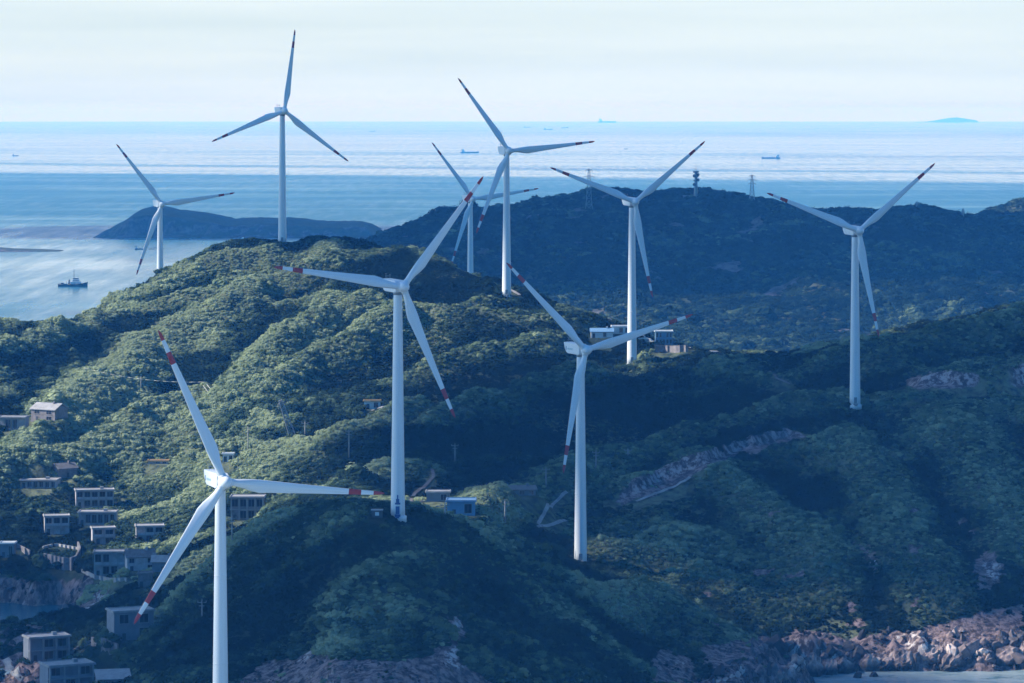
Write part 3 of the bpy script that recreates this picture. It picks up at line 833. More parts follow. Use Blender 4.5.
turbine(635, 202, 1449, 18, 51, None, 'white wind turbine beside the small walled compound on the saddle')
turbine(859, 231, 1307, 18, 51, None, 'white wind turbine farthest to the right on the dark slope')
turbine(473, 199, 1950, 24, -38, None, 'small far white wind turbine behind the ridge in front of the blue hills')
turbine(162, 204, 1840, 22, -38, None, 'small far white wind turbine at far left rising before the sea and island')

# ------------------------------------------------------------------ houses of the village and the compound
def ground_under(x, y, w, d, rz):
    c, s = math.cos(rz), math.sin(rz)
    q = [(x+c*a-s*b, y+s*a+c*b) for a in (-w/2,0,w/2) for b in (0,d/2,d)]
    z = [float(H(a,b)) for a, b in q]
    return min(z), max(z)
def house(px, py, wpx, hpx, rz, cat_name, label, wall='plaster', roof='flat', roofmat='concrete', storeys=2, bays=3, depth=7.0, gallery=False, side=0, doors=1, group='houses of the terraced village'):
    """px, py = middle of the foot of the front wall in the picture"""
    D = hit(H, px, py); x, y = (px-512)/FPX*D, D
    z = CAMZ-(py-EYE)/FPX*D
    w = wpx/FPX*D/max(.5, math.cos(R(rz))); h = hpx/FPX*D
    g0, g1 = ground_under(x, y, w, depth, R(rz))
    t = empty(cat_name, (x, y, z), R(rz))
    tag(t, label, 'house' if 'house' in cat_name else 'building', group)
    KEEP.append((x+math.sin(-R(rz))*depth/2*0, y+depth/2, max(w*.5, depth*.55)+.6)); KEEP.append((x, y-3.2, w*.46)); KEEP.append((x-w*.3, y+2, depth*.4)); KEEP.append((x+w*.3, y+2, depth*.4))
    if cat_name != 'house': KEEP.append((x, y-4, w*.5+2)); KEEP.append((x, y-8, w*.5+1.5)); KEEP.append((x, y-12, w*.5))
    rm = M[roofmat]; wm = M[wall]; hr = random.Random(int(px*7+py))
    hb_ = h if roof == 'flat' else h*.68
    sh = hb_/storeys
    fy = 1.3 if gallery else 0.0        # the wall stands back behind the gallery
    b = MB().box(-w/2, w/2, fy, depth, g0-z-1.5, hb_)
    b.box(-w/2-.25, w/2+.25, fy-.25 if not gallery else -.3, depth+.1, g0-z-1.6, -.05)
    b.build('wall', wm, t)
    if roof == 'flat':
        r = MB().box(-w/2-.45, w/2+.45, -.5, depth+.4, hb_, hb_+.28)
        r.box(-w/2-.3, w/2+.3, -.36, -.1, hb_+.28, hb_+.6).box(-w/2-.3, w/2+.3, depth, depth+.25, hb_+.28, hb_+.5)
        r.box(-w/2-.3,-w/2-.08,-.1,depth, hb_+.28, hb_+.58).box(w/2+.08,w/2+.3,-.1,depth, hb_+.28, hb_+.58)
        ro = r.build('roof', rm, t)
        if w > 12: MB().box(w*.15, w*.15+1.3, depth*.5, depth*.5+1.4, hb_+.29, hb_+1.2).build('water_tank', M['grey'], ro)
    elif roof == 'gable':
        o_ = .5; k = MB()
        k.add([(-w/2-o_,-o_,hb_-.15),(w/2+o_,-o_,hb_-.15),(w/2+o_,depth/2,h),(-w/2-o_,depth/2,h),(-w/2-o_,depth+o_,hb_-.15),(w/2+o_,depth+o_,hb_-.15),
               (-w/2-o_,-o_,hb_+.1),(w/2+o_,-o_,hb_+.1),(w/2+o_,depth/2,h+.28),(-w/2-o_,depth/2,h+.28),(-w/2-o_,depth+o_,hb_+.1),(w/2+o_,depth+o_,hb_+.1)],
              [(0,1,2,3),(3,2,5,4),(6,9,8,7),(9,10,11,8),(0,6,7,1),(4,5,11,10),(0,3,9,6),(3,4,10,9),(1,7,8,2),(2,8,11,5)])
        ro = k.build('roof', rm, t)
        for sx in (-w/2, w/2-.2):
            e = MB(); e.add([(sx,0,hb_),(sx,depth,hb_),(sx,depth/2,h-.02),(sx+.2,0,hb_),(sx+.2,depth,hb_),(sx+.2,depth/2,h-.02)],
                  [(0,1,2)[::-1],(3,4,5),(0,1,4,3),(1,2,5,4),(2,0,3,5)])
            e.build('gable_wall', wm, t)
        MB().box(w*.2,w*.2+.7,depth*.4,depth*.4+.7,hb_,h+.9).build('chimney', wm, ro)
    elif roof == 'shed':
        k = MB().add([(-w/2-.4,-.6,hb_),(w/2+.4,-.6,hb_),(w/2+.4,depth+.3,h),(-w/2-.4,depth+.3,h),(-w/2-.4,-.6,hb_+.2),(w/2+.4,-.6,hb_+.2),(w/2+.4,depth+.3,h+.2),(-w/2-.4,depth+.3,h+.2)],
                     [(0,3,2,1),(4,5,6,7),(0,1,5,4),(1,2,6,5),(2,3,7,6),(3,0,4,7)])
        k.build('roof', rm, t)
    if gallery:
        g = MB().box(-w/2, w/2, -.02, 1.3, -.32, -.04)
        for s in range(1, storeys+1):
            if s < storeys: g.box(-w/2-.05, w/2+.05, -.12, 1.3, s*sh-.12, s*sh+.12)
        for i in range(bays+1):
            xx = -w/2+.22+(w-.44)*i/bays
            g.box(xx-.2, xx+.2, 0, .4, -.3, hb_-.01)
        g.build('gallery', M['concrete'], t)
        for s in range(1, storeys):
            MB().box(-w/2+.45, w/2-.45, .12, .22, s*sh+.12, s*sh+.95).build('railing', wm, t)
    for s in range(storeys):
        for i in range(bays):
            xx = -w/2+w*(i+.5)/bays
            ww = min(2.6, w/bays*(.72 if gallery else .5)); zz = s*sh+sh*.22; wh = sh*.62
            if hr.random() < .13: continue
            if s == 0 and i < doors:
                dd = MB().box(xx-.55, xx+.55, fy-.06, fy+.02, .0, min(2.1, sh*.75)).build('door', M['darkgrey'], t)
                continue
            f = MB()
            f.box(xx-ww/2-.12, xx+ww/2+.12, fy-.09, fy+.03, zz+wh, zz+wh+.14).box(xx-ww/2-.2, xx+ww/2+.2, fy-.16, fy+.03, zz-.14, zz)
            f.box(xx-ww/2-.12, xx-ww/2, fy-.09, fy+.03, zz, zz+wh).box(xx+ww/2, xx+ww/2+.12, fy-.09, fy+.03, zz, zz+wh).box(xx-.04,xx+.04,fy-.07,fy+.03,zz,zz+wh)
            fo = f.build('window', M['concrete'], t)
            MB().box(xx-ww/2, xx+ww/2, fy-.03, fy+.03, zz, zz+wh).build('pane', M['glass'], fo)
    if side:        # windows in the side wall that shows
        for s in range(storeys):
            for q in (.3, .7):
                yy = fy+(depth-fy)*q; zz = s*sh+sh*.3; xx = side*w/2
                fo = MB().box(min(xx,xx+side*.08), max(xx,xx+side*.08), yy-.6, yy+.6, zz-.1, zz+sh*.5).build('window', M['concrete'], t)
                MB().box(min(xx,xx+side*.11), max(xx,xx+side*.11), yy-.45, yy+.45, zz, zz+sh*.42).build('pane', M['glass'], fo)
    return t
for hspec in HOUSES:
    kw = hspec[-1] if isinstance(hspec[-1], dict) else {}
    house(*[a for a in hspec if not isinstance(a, dict)], **kw)

def wall(pl, h, t, m, label, cat='wall', dz=0.0, name='retaining_wall'):
    """a wall that follows the ground under a picture polyline"""
    pts_ = []
    for (a, b), (c, d) in zip(pl[:-1], pl[1:]):
        n = max(2, int(math.hypot(c-a, d-b)/2))
        for k in range(n): pts_.append((a+(c-a)*k/n, b+(d-b)*k/n))
    pts_.append(pl[-1])
    W_ = []
    for px, py in pts_:
        D = hit(H, px, py); W_.append(Vector(((px-512)/FPX*D, D, CAMZ-(py-EYE)/FPX*D)))
    rings = []
    for k, p in enumerate(W_):
        d = (W_[min(k+1, len(W_)-1)]-W_[max(k-1, 0)]); d.z = 0; d.normalize(); nrm = Vector((-d.y, d.x, 0))
        rings.append([tuple(p+nrm*t/2+Vector((0,0,-2))), tuple(p-nrm*t/2+Vector((0,0,-2))), tuple(p-nrm*t/2+Vector((0,0,h))), tuple(p+nrm*t/2+Vector((0,0,h)))])
        KEEP.append((p.x, p.y-2, 2.5)); KEEP.append((p.x, p.y-5, 2.2))
    o = MB().rings(rings).build(name, M[m]); tag(o, label, cat); return o
wall([(43,549),(55,546),(78,550)], 1.0, .5, 'concrete', 'pale upper wall along the bend of the terrace road', 'wall')
wall([(78,550),(80,556),(76,564),(66,568)], 3.0, .6, 'stone', 'curved stone retaining wall round the terrace bend')
wall([(44,566),(60,570),(72,571)], 4.5, .6, 'stone', 'tall straight stone retaining wall below the terrace bend')
wall([(82,573),(95,579),(110,582),(127,582)], 1.4, .5, 'concrete', 'long pale parapet curving below the tall balcony house', 'wall')
wall([(64,660),(78,650),(92,643)], 1.2, .5, 'concrete', 'sloping pale wall climbing from the balcony house')
wall([(92,650),(104,652),(118,658)], 4.0, .6, 'stone', 'stone retaining wall with ribs below the blank-walled box house')
wall([(655,352),(672,353),(688,352)], 3.0, .5, 'stone', 'dark perimeter wall in front of the compound', 'wall')
wall([(15,548),(30,556)], 2.0, .5, 'stone', 'stone wall by the small white-roofed house', 'wall')

# ------------------------------------------------------------------ paths and roads, draped on the ground
def path(pl, w, label_name='path', m='path', lift=.35):
    pts_ = []
    for (a, b), (c, d) in zip(pl[:-1], pl[1:]):
        n = max(2, int(math.hypot(c-a, d-b)/1.5))
        for k in range(n): pts_.append((a+(c-a)*k/n, b+(d-b)*k/n))
    pts_.append(pl[-1]); W_ = []
    for px, py in pts_:
        D = hit(H, px, py); W_.append(Vector(((px-512)/FPX*D, D, 0)))
    # smooth the plan
    for _ in range(3):
        W_ = [W_[0]]+[(W_[k-1]+W_[k]*2+W_[k+1])/4 for k in range(1, len(W_)-1)]+[W_[-1]]
    vs = []; fs = []
    for k, p in enumerate(W_):
        d = (W_[min(k+1, len(W_)-1)]-W_[max(k-1, 0)]).normalized(); nrm = Vector((-d.y, d.x, 0))
        zc = float(H(p.x, p.y))
        for s in (-1, -.5, 0, .5, 1):
            q = p+nrm*s*w/2; vs.append((q.x, q.y, max(zc-.3, float(H(q.x, q.y)))+lift))
        KEEP.append((p.x, p.y-1, w*.5+1.3)); KEEP.append((p.x, p.y-4, w*.5+1.2)); KEEP.append((p.x, p.y-7, 1.8)); KEEP.append((p.x, p.y-9.5, 1.4))
        if k:
            for s in range(4): a = (k-1)*5+s; fs.append((a, a+1, a+6, a+5))
    me = bpy.data.meshes.new(label_name); me.from_pydata(vs, [], fs)
    tag(link_mesh(label_name, me, M[m]), kind='structure')
path([(537,529),(552,526),(566,521)], 1.2)
path([(538,526),(543,517),(553,505),(567,493)], 1.0)
path([(636,503),(655,495),(672,489),(690,479)], 1.1)
path([(411,503),(412,496),(424,488),(434,478),(432,470)], 1.1, m='dirt')
path([(411,503),(425,502)], 1.2, m='dirt')
path([(712,684),(728,680),(742,674),(743,670)], 1.4)
path([(636,321),(650,328),(668,338),(690,350)], 3.0, 'road')
path([(690,338),(702,347),(716,353)], 3.0, 'road')
path([(572,305),(590,312),(610,320)], 2.5, 'road')
path([(770,372),(776,380),(790,385)], .9, m='dirt')
path([(498,281),(506,288),(520,296)], 2.0, 'road')
path([(5,660),(10,668),(16,676),(22,684)], 2.6)
path([(390,405),(380,409),(372,411)], 1.8)

# ------------------------------------------------------------------ utility poles, lattice towers, cables
def pole(px, py, hpx, label, lamp=False):
    D = hit(H, px, py); h = hpx/FPX*D
    t = empty('utility_pole', ((px-512)/FPX*D, D, CAMZ-(py-EYE)/FPX*D-.3)); tag(t, label, 'utility pole', 'utility poles across the slopes')
    MB().tube((0,0,-1),(0,0,h),.26,.17,10).build('pole', M['wood'], t, True)
    MB().box(-1.3,1.3,-.08,.08,h-.75,h-.55).box(-.9,.9,-.08,.08,h-1.7,h-1.53).build('crossarm', M['wood'], t)
    for x in (-1.15, 0, 1.15):
        MB().tube((x,0,h-.55 if x else h),(x,0,h-.1 if x else h+.4),.1,.07,8).build('insulator', M['concrete'], t, True)
    if lamp:
        MB().tube((0,0,h*.75),(-2.2,-.6,h*.82),.07,.06).box(-2.7,-1.9,-.8,-.4,h*.80,h*.86).build('lamp_arm', M['grey'], t)
    return t
pole(141, 392, 16, 'utility pole highest on the left slope behind the nearest upper blade')
pole(248, 452, 26, 'utility pole just above the tiny white building')
pole(305, 438, 17, 'utility pole right of the leaning lattice mast')
pole(349, 459, 30, 'tall utility pole midway between the leaning mast and the emblem tower')
pole(455, 465, 22, 'utility pole on the slope right of the emblem tower')
pole(546, 487, 20, 'utility pole on the spur left of the middle turbine')
pole(596, 470, 20, 'utility pole just right of the middle turbine tower')
pole(628, 459, 11, 'short utility pole farther right of the middle turbine tower')
pole(505, 524, 24, 'pale utility pole on the crest of the dark front hill')
pole(445, 520, 18, 'street lamp pole with side arm in front of the blue-walled shed', True)
pole(202, 626, 27, 'utility pole in scrub left of the nearest tower')
pole(232, 543, 28, 'utility pole directly right of the nearest tower')

def lattice(name, loc, h, wb, wt, arms, label, cat, lean=0.0, r=.14, segs=7, tube=False, dishes=False, rz=0):
    t = empty(name, loc, rz); tag(t, label, cat)
    t.rotation_euler = (0, lean, rz)
    b = MB()
    def c(k, s, q):
        u = k/segs; w = wb+(wt-wb)*u**.8; return Vector((s*w/2, q*w/2, h*u))
    cs = [(-1,-1),(1,-1),(1,1),(-1,1)]
    for k in range(segs):
        for i, (s, q) in enumerate(cs):
            s2, q2 = cs[(i+1)%4]
            b.tube(c(k,s,q), c(k+1,s,q), r, r, 5)
            b.tube(c(k,s,q), c(k+1,s2,q2), r*.6, r*.6, 4); b.tube(c(k+1,s,q), c(k+1,s2,q2), r*.6, r*.6, 4)
            b.tube(c(k,s2,q2), c(k+1,s,q), r*.6, r*.6, 4)
    b.build('lattice_frame', M['grey'], t)
    for z, w in arms:
        a = MB()
        for s in (-1, 1):
            a.tube((0,0,z+.9),(s*w/2,0,z),r*.8,r*.5,5).tube((0,0,z-.3),(s*w/2,0,z),r*.8,r*.5,5).tube((s*w/2,0,z),(s*w/2,0,z-1.6),r*.7,r*.7,5)
        a.build('crossarm', M['grey'], t)
    return t
def pylon(px, py, hpx, D, w, label):
    z = float(H2((px-512)/FPX*D, D)); h = CAMZ-(py-hpx-EYE)/FPX*D-z
    lattice('electricity_pylon', ((px-512)/FPX*D, D, z), h, w, w*.22, [(h*.97, w*1.0),(h*.82, w*1.5),(h*.68,w*1.2)], label, 'pylon', r=.2)
pylon(589, 208, 39, 3205, 6.5, 'electricity pylon on the far blue ridge left of the telecom tower')
pylon(752, 203, 28, 3215, 5.5, 'dark electricity pylon on the far blue ridge right of the telecom tower')
pylon(917, 210, 8, 3200, 2.6, 'tiny pylon on the rounded far summit at right')
pylon(963, 219, 10, 3190, 2.0, 'faint thin pylon in the dip of the far ridge at right')
# telecom tower
D = 3225; x = (696-512)/FPX*D; z = float(H2(x, D)); h = CAMZ-(170-EYE)/FPX*D-z
t = empty('telecom_tower', (x, D, z)); tag(t, 'tall telecom tower with stacked round platforms and dishes on the far ridge', 'telecom tower')
b = MB()
b.rings([[(r_*math.cos(2*math.pi*i/16), r_*math.sin(2*math.pi*i/16), zz) for i in range(16)] for zz, r_ in ((-2,2.6),(h*.15,2.1),(h*.5,1.5),(h*.97,1.2))]).build('tower_shaft', M['grey'], t, True)
for zz, r_ in ((h*.92,2.9),(h*.76,2.5),(h*.63,2.5)):
    MB().tube((0,0,zz-.4),(0,0,zz+.3),r_*.8,r_,16).tube((0,0,zz+.3),(0,0,zz+1.1),r_,r_,16).build('platform', M['grey'], t)
for zz, s in ((h*.80,-1),(h*.66,1),(h*.50,-1),(h*.84,1)):
    MB().tube((s*1.4,-1.2,zz),(s*1.8,-2.4,zz),1.2,1.5,14).build('dish', M['darkgrey'], t)
MB().tube((0,0,h*.95),(0,0,h*1.2),.3,.12,6).tube((1.6,0,h*.95),(1.9,0,h*1.07),.15,.1,6).tube((-1.6,0,h*.95),(-1.9,0,h*1.07),.15,.1,6).build('antenna', M['grey'], t)
t = empty('hilltop_hut', (x-9, D-2, float(H2(x-9, D-2)))); tag(t, 'small service hut at the foot of the telecom tower', 'hut')
MB().box(-3,3,-2,2,-2,3.2).build('wall', M['plaster2'], t); MB().box(-3.3,3.3,-2.3,2.3,3.2,3.5).build('roof', M['concrete'], t)
# leaning lattice mast on the near slope
D = hit(H, 292, 437); lattice('lattice_mast', ((293-512)/FPX*D, D, CAMZ-(437-EYE)/FPX*D), 37/FPX*D/math.cos(R(18)), 2.6, 1.2, [(37/FPX*D*.95, 3.4)], 'leaning pale lattice mast among dark shrubs in the middle slope', 'lattice mast', lean=R(-19), r=.16)
# cables
def cable(p, q, r, sag, name, label, n=14):
    b = MB(); pp = []
    for k in range(n+1):
        u = k/n; v = p.lerp(q, u); v.z -= sag*4*u*(1-u); pp.append(v)
    for a, c in zip(pp[:-1], pp[1:]): b.tube(a, c, r, r, 6)
    return tag(b.build(name, M['cable'], None, True), label, 'cable')
def gp(px, py, up=0.0, maxd=None):
    D = hit(H, px, py+up); return P(px, py, D)
UPV = Vector((0,0,3.6))
cable(gp(206,386)+UPV*.3, gp(229,413)+UPV*.3, .13, .15, 'power_cable', 'right one of two pale parallel cables dropping down the sunlit slope')
cable(gp(203,388)+UPV*.3, gp(224,414)+UPV*.3, .11, .15, 'power_cable', 'left one of two pale parallel cables dropping down the sunlit slope')
cable(gp(84,373)+UPV*.6, gp(207,387)+UPV*.6, .07, 2.0, 'overhead_wire', 'thin pale wire crossing the left slope behind the nearest upper blade')
# transformer kiosk beside the emblem tower
D = hit(H, 377, 517); x = (377-512)/FPX*D; z = float(H(x, D)); KEEP.append((x, D-2, 4)); KEEP.append((x, D-6, 3.0))
t = empty('transformer_kiosk', (x, D, z)); tag(t, 'small dark transformer kiosk with a pale hatch left of the emblem tower', 'transformer')
MB().box(-1.5,1.5,-1,1,-.5,1.9).build('housing', M['darkgrey'], t, bevel=.06); MB().box(-1.7,1.7,-1.2,1.2,1.9,2.15).build('roof', M['grey'], t); MB().box(-.5,.6,-1.08,-1.0,.5,1.5).build('hatch', M['whitepaint'], t)
# parked vehicles in the compound
def van(px, py, rz, L_, label, cat='van'):
    D = hit(H, px, py); x = (px-512)/FPX*D
    t = empty('parked_'+cat, (x, D, float(H(x, D))+.25), R(rz)); tag(t, label, cat, 'vehicles parked in the compound')
    KEEP.append((x, D-3, 4)); l = L_/2
    MB().add([(-l,-.9,.4),(l,-.9,.4),(l,-.9,1.05),(l-1.0,-.9,1.15),(l-1.7,-.85,2.0),(-l,-.85,2.05),(-l,.9,.4),(l,.9,.4),(l,.9,1.05),(l-1.0,.9,1.15),(l-1.7,.85,2.0),(-l,.85,2.05)],
        [(0,1,2,3,4,5),(11,10,9,8,7,6),(0,6,7,1),(1,7,8,2),(2,8,9,3),(3,9,10,4),(4,10,11,5),(5,11,6,0)]).build('body', M['whitepaint'], t, bevel=.08)
    MB().box(-l+.5,l-1.9,-.93,.93,1.3,1.85).build('window', M['glass'], t)
    for sx in (-l+.9, l-.9):
        for sy in (-.85, .65): MB().tube((sx,sy,.38),(sx,sy+.22,.38),.38,.38,16).build('wheel', M['darkgrey'], t)
van(642, 341, 12, 5.2, 'white van parked right of the tower in the compound')
van(649, 344, -20, 4.6, 'white van parked nearest the two-storey compound building')
# pale cabins at the foot of the far hills
def cabin2(px, py, D, w, h, label):
    x = (px-512)/FPX*D; z = float(H2(x, D)); t = empty('shore_building', (x, D, z)); tag(t, label, 'building')
    MB().box(-w/2,w/2,0,8,-3,h).build('wall', M['plaster'], t); MB().box(-w/2-.5,w/2+.5,-.5,8.5,h,h+.5).build('roof', M['concrete'], t)
    for k in range(3): MB().box(-w/2+w*(k+.3)/3,-w/2+w*(k+.7)/3,-.1,.1,h*.35,h*.75).build('window', M['glass'], t)

# ------------------------------------------------------------------ ships
def ship(px, py, L_, label, flip=1, kind='cargo'):
    D = FPX*CAMZ/(py-EYE); t = empty('cargo_ship' if kind == 'cargo' else 'boat', ((px-512)/FPX*D, D, 0)); tag(t, label, 'ship' if kind == 'cargo' else 'boat')
    B = L_*.15; hh = L_*.06 if kind == 'cargo' else L_*.10; l = L_/2*flip
    st = [(-1,.75,1.15),(-.9,1,1.05),(-.3,1,1),(.5,1,1),(.8,.7,1.15),(1,.08,1.5)]
    rings = [[(l*u,-B/2*w_*.8,-1),(l*u,B/2*w_*.8,-1),(l*u,B/2*w_,hh*k),(l*u,-B/2*w_,hh*k)] for u, w_, k in st]
    MB().rings(rings).build('hull', M['hull'], t)
    s = MB(); x0 = -l*.82
    s.box(min(x0,x0+l*.3),max(x0,x0+l*.3),-B*.42,B*.42,hh,hh*2.1).box(min(x0+l*.04,x0+l*.24),max(x0+l*.04,x0+l*.24),-B*.38,B*.38,hh*2.1,hh*3.1)
    s.build('bridge_house', M['ship'], t)
    MB().tube((x0+l*.1,0,hh*3.1),(x0+l*.1,0,hh*4.3),L_*.006,L_*.004,6).build('mast', M['darkgrey'], t)
    MB().box(min(x0-l*.05,x0+l*.02),max(x0-l*.05,x0+l*.02),-B*.12,B*.12,hh*2.1,hh*3.6).build('funnel', M['darkgrey'], t)
    if kind == 'cargo':
        for u in (-.3,0,.3): MB().box(min(l*u,l*(u+.24)),max(l*u,l*(u+.24)),-B*.38,B*.38,hh,hh*1.25).build('hatch_cover', M['grey'], t)
        MB().tube((l*.86,0,hh),(l*.86,0,hh*2.2),L_*.006,L_*.004,6).build('foremast', M['darkgrey'], t)
    return t
ship(771, 158.5, 70, 'grey cargo ship on the bright water right of the telecom tower', 1 if False else -1)
ship(15.5, 156, 24, 'small dark boat near the left picture edge on the bright sea', 1, 'boat')
ship(469.5, 153, 78, 'low dark barge on bright water left of the ridge-end rotor')
ship(626, 149, 18, 'small dark boat on the bright sea above the left far pylon', 1, 'boat')
ship(372, 131.5, 60, 'faint grey ship near the horizon right of the highest rotor', -1)
ship(527, 127.5, 80, 'faint ship near the horizon straight above the ridge-end rotor hub')
ship(548, 129.5, 95, 'faint ship near the horizon, left of the longest faint ship')
ship(565, 128, 80, 'faint ship near the horizon, nearest to the longest faint ship', -1)
ship(607, 122.5, 330, 'long faint ship on the horizon haze above the middle rotors')
ship(140, 249.5, 13, 'tiny boat on pale water left of the far left tower', 1, 'boat')
ship(236, 243.5, 26, 'small dark boat just under the island cliffs', -1, 'boat')

# tugboat with wake
D = FPX*CAMZ/(286.5-EYE); t = empty('tugboat', ((73-512)/FPX*D, D, 0)); tag(t, 'dark-hulled tugboat with a pale wheelhouse and tall mast on the left water', 'tugboat')
st = [(-14.5,.8,2.4),(-13,1,2.2),(-5,1,2.1),(3,1,2.2),(9,.85,2.8),(12.5,.5,3.5),(14.3,.08,4.0)]
MB().rings([[(u,-3.6*w_*.8,-1),(u,3.6*w_*.8,-1),(u,3.9*w_,k),(u,-3.9*w_,k)] for u, w_, k in st]).build('hull', M['hull'], t)
b = MB()
for (u0,w0,k0),(u1,w1,k1) in zip(st[:-1], st[1:]):
    for s in (-1,1): b.tube((u0,s*3.9*w0,k0+.1),(u1,s*3.9*w1,k1+.1),.35,.35,8)
b.build('fender', M['darkgrey'], t, True)
w_ = MB().box(-2.5,7.5,-2.7,2.7,2.1,4.9).box(-.5,6.2,-2.3,2.3,4.9,6.6).build('deckhouse', M['ship'], t, bevel=.15)
for k in range(4): MB().box(.3+k*1.5,1.2+k*1.5,-2.36,-2.3,5.5,6.3).build('window', M['glass'], w_)
MB().box(.2,5.4,-1.9,1.9,6.6,8.6).build('wheelhouse', M['ship'], t, bevel=.15)
MB().box(0,5.6,-1.95,1.95,7.3,8.2).build('wheelhouse_window', M['glass'], t)
MB().tube((1.0,0,8.0),(1.0,0,17.5),.35,.2,8).tube((1,-1.6,13),(1,1.6,13),.12,.12,6).tube((5.0,0,8.6),(5.0,0,12),.14,.1,6).build('mast', M['darkgrey'], t)
MB().tube((-3.8,-1.6,2),(-3.8,-1.6,6.8),.75,.65,12).tube((-3.8,1.6,2),(-3.8,1.6,6.8),.75,.65,12).build('funnel', M['darkgrey'], t, True)
MB().box(-12,-9,-1.5,1.5,2,3.6).tube((-7,0,2),(-6.2,0,5.2),.2,.15,6).build('winch', M['darkgrey'], t)

# ------------------------------------------------------------------ scrub: many small leafy bushes over the ground
def leaf_mat(name, cols, transl=.28):
    m = bpy.data.materials.new(name); m.use_nodes = True; n = m.node_tree; n.nodes.clear(); N = n.nodes.new; K = n.links.new
    o = N('ShaderNodeOutputMaterial'); d = N('ShaderNodeBsdfDiffuse'); tr = N('ShaderNodeBsdfTranslucent'); x = N('ShaderNodeMixShader')
    a = N('ShaderNodeAttribute'); a.attribute_type = 'INSTANCER'; a.attribute_name = 'tone'
    r = N('ShaderNodeValToRGB'); e = r.color_ramp.elements
    e[0].position = 0; e[0].color = (*cols[0], 1); e[1].position = 1; e[1].color = (*cols[-1], 1)
    for i, c in enumerate(cols[1:-1]): q = e.new((i+1)/(len(cols)-1)); q.color = (*c, 1)
    K(a.outputs['Fac'], r.inputs[0]); K(r.outputs[0], d.inputs['Color']); K(r.outputs[0], tr.inputs['Color'])
    x.inputs[0].default_value = transl; K(d.outputs[0], x.inputs[1]); K(tr.outputs[0], x.inputs[2]); K(x.outputs[0], o.inputs['Surface'])
    return m
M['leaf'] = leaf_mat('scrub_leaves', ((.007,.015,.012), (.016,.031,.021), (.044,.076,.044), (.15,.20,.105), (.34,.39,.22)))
def bush_mesh(seed, leaves=110, ls=.24):
    r = random.Random(seed); vs = []; fs = []
    lob = [(r.uniform(-.5,.5), r.uniform(-.5,.5), r.uniform(.15,.6), r.uniform(.35,.6)) for _ in range(6)]+[(0,0,.3,.62)]
    for k in range(leaves):
        lx, ly, lz, lr = lob[k % 7]
        u = Vector((r.gauss(0,1), r.gauss(0,1), abs(r.gauss(0,1))*.9+(-.15))).normalized()
        c = Vector((lx, ly, lz))+u*lr*r.uniform(.8, 1.05)
        nrm = (u+Vector((r.uniform(-.3,.3), r.uniform(-.3,.3), r.uniform(-.1,.4)))).normalized()
        t = nrm.orthogonal().normalized(); t.rotate(Matrix.Rotation(r.uniform(0,6.28), 3, nrm)); b = nrm.cross(t)
        s = ls*r.uniform(.6,1.3); n = len(vs)
        vs += [c-t*s*.5, c+b*s*.32, c+t*s*.6, c-b*s*.32]; fs.append((n,n+1,n+2,n+3))
    # dark inner mass so that the bush is not see-through
    for lx, ly, lz, lr in lob:
        n = len(vs); q = 6
        for zz, rr in ((-.5,.6),(.0,.85),(.5,.62)):
            for i in range(q): vs.append(Vector((lx+math.cos(6.283*i/q+zz)*lr*rr*r.uniform(.8,1), ly+math.sin(6.283*i/q+zz)*lr*rr*r.uniform(.8,1), lz+zz*lr)))
        vs.append(Vector((lx,ly,lz+lr*.8)))
        for k in range(2):
            for i in range(q): fs.append((n+k*q+i, n+k*q+(i+1)%q, n+(k+1)*q+(i+1)%q, n+(k+1)*q+i))
        for i in range(q): fs.append((n+2*q+i, n+2*q+(i+1)%q, n+3*q))
    me = bpy.data.meshes.new('bush'); me.from_pydata([tuple(v) for v in vs], [], fs); me.materials.append(M['leaf'])
    return me
def tuft_mesh(seed):
    r = random.Random(seed); vs = []; fs = []
    for k in range(46):
        a = r.uniform(0,6.28); q = r.uniform(0,.7); x, y = q*math.cos(a), q*math.sin(a); h = r.uniform(.35,.8); w = r.uniform(.05,.1)
        dx, dy = r.uniform(-.3,.3), r.uniform(-.3,.3); n = len(vs); a2 = r.uniform(0,6.28); cx, cy = math.cos(a2)*w, math.sin(a2)*w
        vs += [(x-cx,y-cy,-.1),(x+cx,y+cy,-.1),(x+dx,y+dy,h)]; fs.append((n,n+1,n+2))
    me = bpy.data.meshes.new('tuft'); me.from_pydata(vs, [], fs); me.materials.append(M['leaf']); return me
lib = bpy.data.collections.new('scrub_kinds')
for i, me in enumerate([bush_mesh(1), bush_mesh(2), bush_mesh(3, 90, .3), bush_mesh(4, 140, .2), tuft_mesh(5), tuft_mesh(6)]):
    o = bpy.data.objects.new('scrub_kind_%d' % i, me); lib.objects.link(o)
